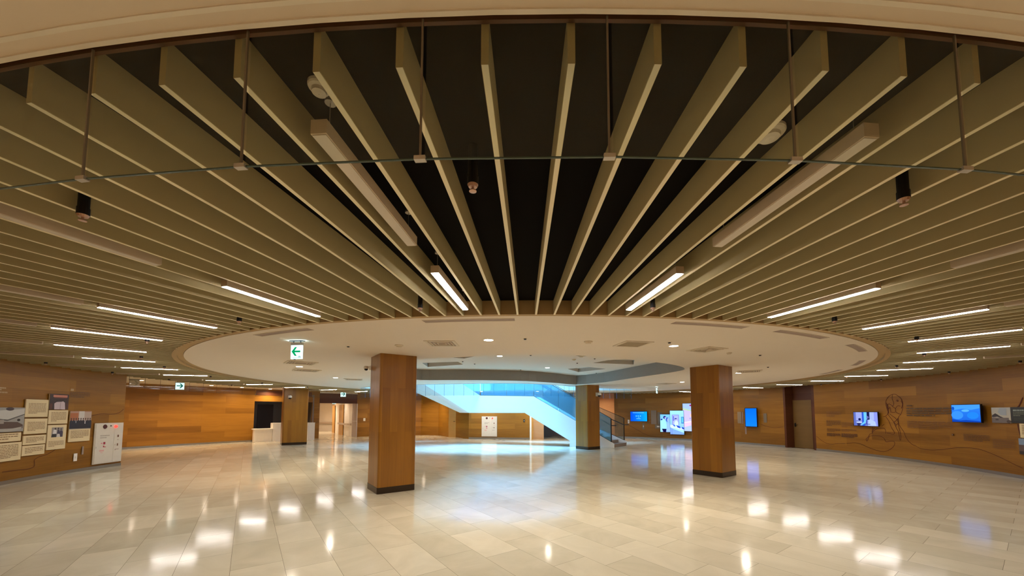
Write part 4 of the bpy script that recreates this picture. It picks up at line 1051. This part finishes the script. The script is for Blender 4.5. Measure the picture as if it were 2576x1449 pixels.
wall_text(WR, 2118, 1091, 2158, 1101, 4, (96, 58, 22), 'dark low text block, right one near the floor', 11, .7)
wall_text(WR, 2424, 1067, 2488, 1078, 4, D2, 'faint text block directly under the blue landscape screen', 12)
wall_text(WR, 2426, 1094, 2492, 1112, 5, D1, 'faint text block lower under the blue landscape screen', 13)
wall_text(WR, 2500, 1106, 2556, 1132, 6, D2, 'faint text block at lower right under the building photo', 14)
wall_text(WL, -10, 974, 12, 983, 2, (190, 160, 112), 'pale heading at the left edge above the grey photo panel', 15, .7)
wall_text(WL, -10, 985.5, 40, 991, 1, (176, 140, 90), 'long pale caption line above the grey photo panel', 16, .7)
wall_text(WL, 176, 978, 189, 985, 1, (190, 160, 112), 'pale heading right of the dark photo of people in white coats', 17, .8)
wall_text(WL, 175, 987, 224, 1002, 4, D1, 'faint text block above the group photo board', 18)

def wall_line(mb, wall, pts, width, o, sm=5, off=0.007):
    P = [(wall.hit(*p), wall.n_at(*p)) for p in pts]
    C = smooth_open([a + n[0] * off for a, n in P], sm)
    for i in range(len(C) - 1):
        a, b = C[i] - o, C[i + 1] - o; n, tn = P[min(i // sm, len(P) - 1)][1]
        dd = (b - a); side = dd.cross(n)
        if side.length < 1e-9: continue
        side = side.normalized() * width / 2
        mb.poly([a + side, b + side, b - side, a - side]); 
def drawing(wall, strokes, width, label, name='line_drawing', cat='wall drawing'):
    o = wall.hit(*strokes[0][0]); o.z = 0
    mb = MB()
    for s_ in strokes: wall_line(mb, wall, s_, width, o)
    tag(mb.build(name, M_LINE, loc=o), label, cat)
k6 = lambda pts: [(2130 + x / 9.06, 980 + y / 9.06) for x, y in pts]
drawing(WR, [k6(p) for p in (
    [(960, 540), (915, 420), (890, 300), (925, 200), (1000, 130), (1100, 105), (1190, 160), (1260, 230), (1285, 330), (1275, 450), (1240, 560), (1195, 610), (1170, 660)],
    [(1045, 110), (1040, 210), (1075, 300), (1060, 370), (1000, 340), (960, 330), (925, 370), (960, 450), (985, 400), (1000, 440), (1010, 500)],
    [(1130, 250), (1190, 260), (1150, 270), (1180, 240), (1140, 235)], [(1245, 230), (1275, 300), (1270, 380), (1250, 430), (1275, 330), (1240, 260)],
    [(1230, 380), (1170, 370), (1130, 410), (1115, 450), (1125, 510), (1190, 550), (1240, 565)], [(1040, 380), (1110, 430), (1115, 450)], [(1000, 510), (1060, 520), (1115, 515)],
    [(910, 300), (925, 400), (945, 500), (935, 560), (890, 605), (835, 618)], [(930, 330), (950, 400), (960, 480), (950, 550)],
    [(895, 620), (965, 720), (1020, 860), (1070, 940), (1095, 990), (1060, 1020), (990, 1000), (920, 990)], [(940, 560), (1060, 720), (1110, 820), (1135, 860)], [(985, 560), (1100, 640), (1150, 700)],
    [(1080, 735), (1130, 710), (1175, 650), (1160, 700), (1180, 760), (1130, 800), (1085, 745)], [(1130, 800), (1130, 870), (1180, 960), (1205, 1080), (1225, 1160), (1240, 1080), (1220, 960), (1190, 850), (1175, 780)],
    [(1180, 660), (1190, 780), (1250, 880), (1310, 970), (1350, 1080), (1420, 1180), (1500, 1250), (1570, 1280)],
    [(0, 1230), (180, 1212), (330, 1240), (480, 1310), (640, 1370), (800, 1412), (930, 1395), (1040, 1330), (1095, 1250), (1085, 1185), (1000, 1175), (900, 1190), (860, 1120), (780, 1065), (650, 1050), (530, 1062), (500, 1110), (465, 1175), (445, 1130), (490, 1085), (530, 1015), (585, 1000), (600, 930), (640, 870)],
    [(585, 1000), (590, 900), (600, 850)], [(610, 950), (680, 900), (760, 880), (850, 880), (890, 930), (895, 1010)], [(800, 840), (860, 790)])],
    0.014, 'dark red one-line portrait of a person in a suit drawn on the right wall')
drawing(WR, [[(2127, 1116), (2110, 1116), (2088, 1117), (2070, 1110), (2054, 1097)]], 0.011, 'thin wavy engraved line between the recessed door and the line portrait', 'engraved_line', 'wall line')
drawing(WR, [[(2303, 1121), (2316, 1128), (2340, 1132), (2370, 1131), (2400, 1127), (2430, 1126), (2460, 1129), (2490, 1139), (2520, 1152), (2550, 1167), (2574, 1178)]], 0.011, 'thin wavy engraved line running to the right edge of the view', 'engraved_line', 'wall line')
drawing(WR, [[(2574, 1000), (2566, 1018), (2560, 1026)], [(2561, 1067), (2565, 1085), (2572, 1108)]], 0.03, 'thick dark red curve at the right edge around the lettered boards', 'engraved_line', 'wall line')
drawing(WR, [[(1577, 1067), (1590, 1074), (1606, 1083), (1622, 1092), (1642, 1098), (1664, 1099), (1680, 1096), (1693, 1094)]], 0.014, 'thin engraved line sagging below the leftmost blue screen', 'engraved_line', 'wall line')
drawing(WR, [[(1914, 1067), (1930, 1073), (1950, 1076), (1970, 1074)]], 0.012, 'short engraved line between the tall blue screen and the recessed door', 'engraved_line', 'wall line')
drawing(WL, [[(310, 1029), (304, 1035), (294, 1040), (278, 1042), (258, 1041), (242, 1043), (228, 1047)]], 0.012, 'thin engraved line from the group photo to the end of the left wall', 'engraved_line', 'wall line')
drawing(WL, [[(141, 1129), (120, 1142), (96, 1150), (86, 1157), (86, 1166), (84, 1174), (70, 1180), (40, 1183), (4, 1188)]], 0.012, 'thin engraved line under the left text boards', 'engraved_line', 'wall line')

# ------------------------------------------------------------------ reception counter
a, b = at(644, 19.8), at(708, 20.6); e = Vector((b.x - a.x, b.y - a.y, 0)); L = e.length; rz = math.atan2(e.y, e.x)
t = thing('reception_counter', 'white reception counter under the dark opening left of the broad column', 'counter', a, rz)
MB().box(0, L - .35, 0.04, 0.5, 0, 0.64).build('front_panel', M_TRIMW, t)
MB().box(-0.05, L - .3, -0.06, 0.55, 0.64, 0.69).build('counter_top', M_TRIMW, t)
MB().box(L - .34, L + 0.9, 0.0, 0.62, 0, 0.98).build('high_end', M_TRIMW, t)
a = at(777, 21.3); t = thing('reception_counter', 'white high counter end showing right of the broad column', 'counter', a, rz)
MB().box(0, 0.36, 0, 0.5, 0, 0.94).build('body', M_TRIMW, t); MB().box(-0.01, 0.37, -0.01, 0.51, 0.94, 0.98).build('counter_top', M_TRIMW, t)

# ------------------------------------------------------------------ staircase
st = thing('staircase', 'white staircase rising to the left through the atrium with blue glass guards', 'staircase', (4.15, 16.72, 0))
O = Vector((4.15, 16.72, 0))
dA = Vector((-0.958, 0.287, 0)); nA = Vector((0.287, 0.958, 0))
def px_plane(px, py, p0, dr):          # point of the upright plane through p0 along dr seen at this pixel
    r = ray(px, py); n = Vector((dr.y, -dr.x, 0)); t = p0.dot(n) / r.dot(n); return Vector((r.x * t, r.y * t, EYE + r.z * t))
pp = lambda px, py: px_plane(px, py, O, dA)
T0, B0 = pp(1208, 995), pp(1181, 1038.5)
dU = Vector((-0.91, -0.415, 0)); nU = Vector((-0.415, 0.91, 0))
side1 = [pp(1545, 1128), pp(1545, 1117), pp(1538, 1112.5), pp(1450, 1060), pp(1342, 997), T0, B0, pp(1320, 1040), pp(1433, 1108.5), pp(1433, 1125)]
side1[0].z = 0; side1[-1].z = 0; side1[7].z = B0.z; 
q = lambda p, n, w: p + n * w
WID = 1.38
near = MB(); near.hexa([p - O for p in side1], [q(p, nA, 0.12) - O for p in side1]); near.build('near_string', M_STAIRW, st)
U1 = [T0, T0 + dU * 3.6 + Vector((0, 0, 0.6 * 3.6)), B0 + dU * 3.6 + Vector((0, 0, 0.6 * 3.6)), B0]
near = MB(); near.hexa([p - O for p in U1], [q(p, nU, 0.12) - O for p in U1]); near.build('upper_string', M_STAIRW, st)
# soffits
A0_ = B0 + nU * 1.8; z_ = B0.z
A1_ = A0_ + dU * 3.6; A1_.z = z_ + .45 * 3.6
sf = MB(); bb = [B0 + nU * .06, B0 + nU * .06 + dU * 3.6 + Vector((0, 0, 2.16)), A1_, A0_]
sf.hexa([p - O + Vector((0, 0, 0.001)) for p in bb], [p - O + Vector((0, 0, 0.15)) for p in bb]); sf.build('upper_soffit', M_STAIRW, st)
ld_ = [side1[7] + nA * .06, B0 + nA * .06, A0_, side1[7] + nA * 1.6]
sf = MB(); sf.hexa([Vector((p.x, p.y, z_)) - O + Vector((0, 0, 0.001)) for p in ld_], [Vector((p.x, p.y, z_ + 0.3)) - O for p in ld_]); sf.build('landing', M_STAIRW, st)
lf = [side1[8] + nA * .06, side1[7] + nA * .06, side1[7] + nA * WID, side1[8] + nA * WID]
sf = MB(); sf.hexa([p - O + Vector((0, 0, 0.001)) for p in lf], [p - O + Vector((0, 0, 0.12)) for p in lf]); sf.build('lower_soffit', M_STAIRW, st)
# far string, same profile, starting further back because the steps run askew
F0 = Vector((4.97, 17.66, 0)); sh = (F0 - O).dot(-dA)
far = [side1[0] - dA * sh, side1[1] - dA * sh, side1[2] - dA * sh] + side1[3:6] + [Vector((T0.x, T0.y, z_)), side1[7], side1[8], side1[9]]
far[1] = Vector((far[1].x, far[1].y, .2)); far[2] = Vector((far[2].x, far[2].y, .25))
fm = MB(); fm.hexa([q(p, nA, WID - .12) - O for p in far], [q(p, nA, WID) - O for p in far]); fm.build('far_string', M_STAIRW, st)
NST = 13; zl = z_ + .3
for k in range(NST):
    x0, x1 = 0.06 + k * .28, 0.06 + (k + 1) * .28 + (0.02 if k < NST - 1 else 0); ztop = zl * (k + 1) / NST
    zb_ = max(0.0, ztop - 0.16 - (0.0 if k < 2 else 0.1)) if k > 1 else 0.0
    sk = sh * (1 - k / 6.0) if k < 6 else 0
    a_ = O + dA * x0 + nA * .12; b_ = O + dA * (x0 - sk) + nA * (WID - .12); c_ = O + dA * (x1 - sk * .9) + nA * (WID - .12); d_ = O + dA * x1 + nA * .12
    mb = MB(); mb.hexa([Vector((p.x, p.y, zb_)) - O for p in (a_, b_, c_, d_)], [Vector((p.x, p.y, ztop)) - O for p in (a_, b_, c_, d_)])
    mb.build('step', M_TREAD, st)
# guards
def guard(name, base, n, w, hgt, mat, rail_side):
    up = Vector((0, 0, 1)); off_ = n * w
    pts = [p + off_ for p in base]
    for i, (a, b) in enumerate(zip(pts, pts[1:])):
        m = max(1, round((b - a).length / 1.4))
        for j in range(m):
            c, d = a + (b - a) * (j / m), a + (b - a) * ((j + 1) / m); g_ = (b - a).normalized() * .006
            mb = MB(); mb.poly([c - O + g_, d - O - g_, d + up * hgt - O - g_, c + up * hgt - O + g_]); gp = mb.build(name, mat, st)
    MB().tube([p + up * hgt - O for p in pts], 0.012, 6).build('guard_cap', M_RAIL, st)
    MB().tube([p + up * .012 - O for p in pts], 0.014, 6).build('guard_shoe', M_RAIL, st)
    hr_ = [p + n * rail_side + up * (hgt - .32) - O for p in pts]
    ext = hr_[0] - dA * .22; MB().tube([ext, ext + Vector((0, 0, 0)) + dA * .1] + hr_, 0.02, 8).build('handrail', M_RAIL, st)
    MB().box(-0.02, 0.02, -0.02, 0.02, 0, hgt).build('end_post', M_RAIL, st, loc=pts[0] - O)
gb_ = [side1[2], side1[4], T0]
guard('near_guard_glass', gb_, nA, .05, 1.05, M_GUARD, .1)
gu = [T0 + nU * .05, T0 + nU * .05 + dU * 3.4 + Vector((0, 0, 2.04))]
MB().poly([gu[0] - O, gu[1] - O, gu[1] + Vector((0, 0, 1.05)) - O, gu[0] + Vector((0, 0, 1.05)) - O]).build('upper_guard_glass', M_GUARD, st)
MB().tube([p - O for p in gu], 0.014, 6).build('guard_shoe', M_RAIL, st)
gf = [far[2], side1[3], side1[4], T0]
guard('far_guard_glass', gf, nA, WID - .06, 1.05, M_GUARD2, -.1)

# ------------------------------------------------------------------ light level
w_ = bpy.data.worlds.new('world'); S.world = w_; w_.use_nodes = True
w_.node_tree.nodes['Background'].inputs[0].default_value = (0.9, 0.8, 0.65, 1)
w_.node_tree.nodes['Background'].inputs[1].default_value = 0.0
S.view_settings.exposure = 0.55
bpy.context.view_layer.update()
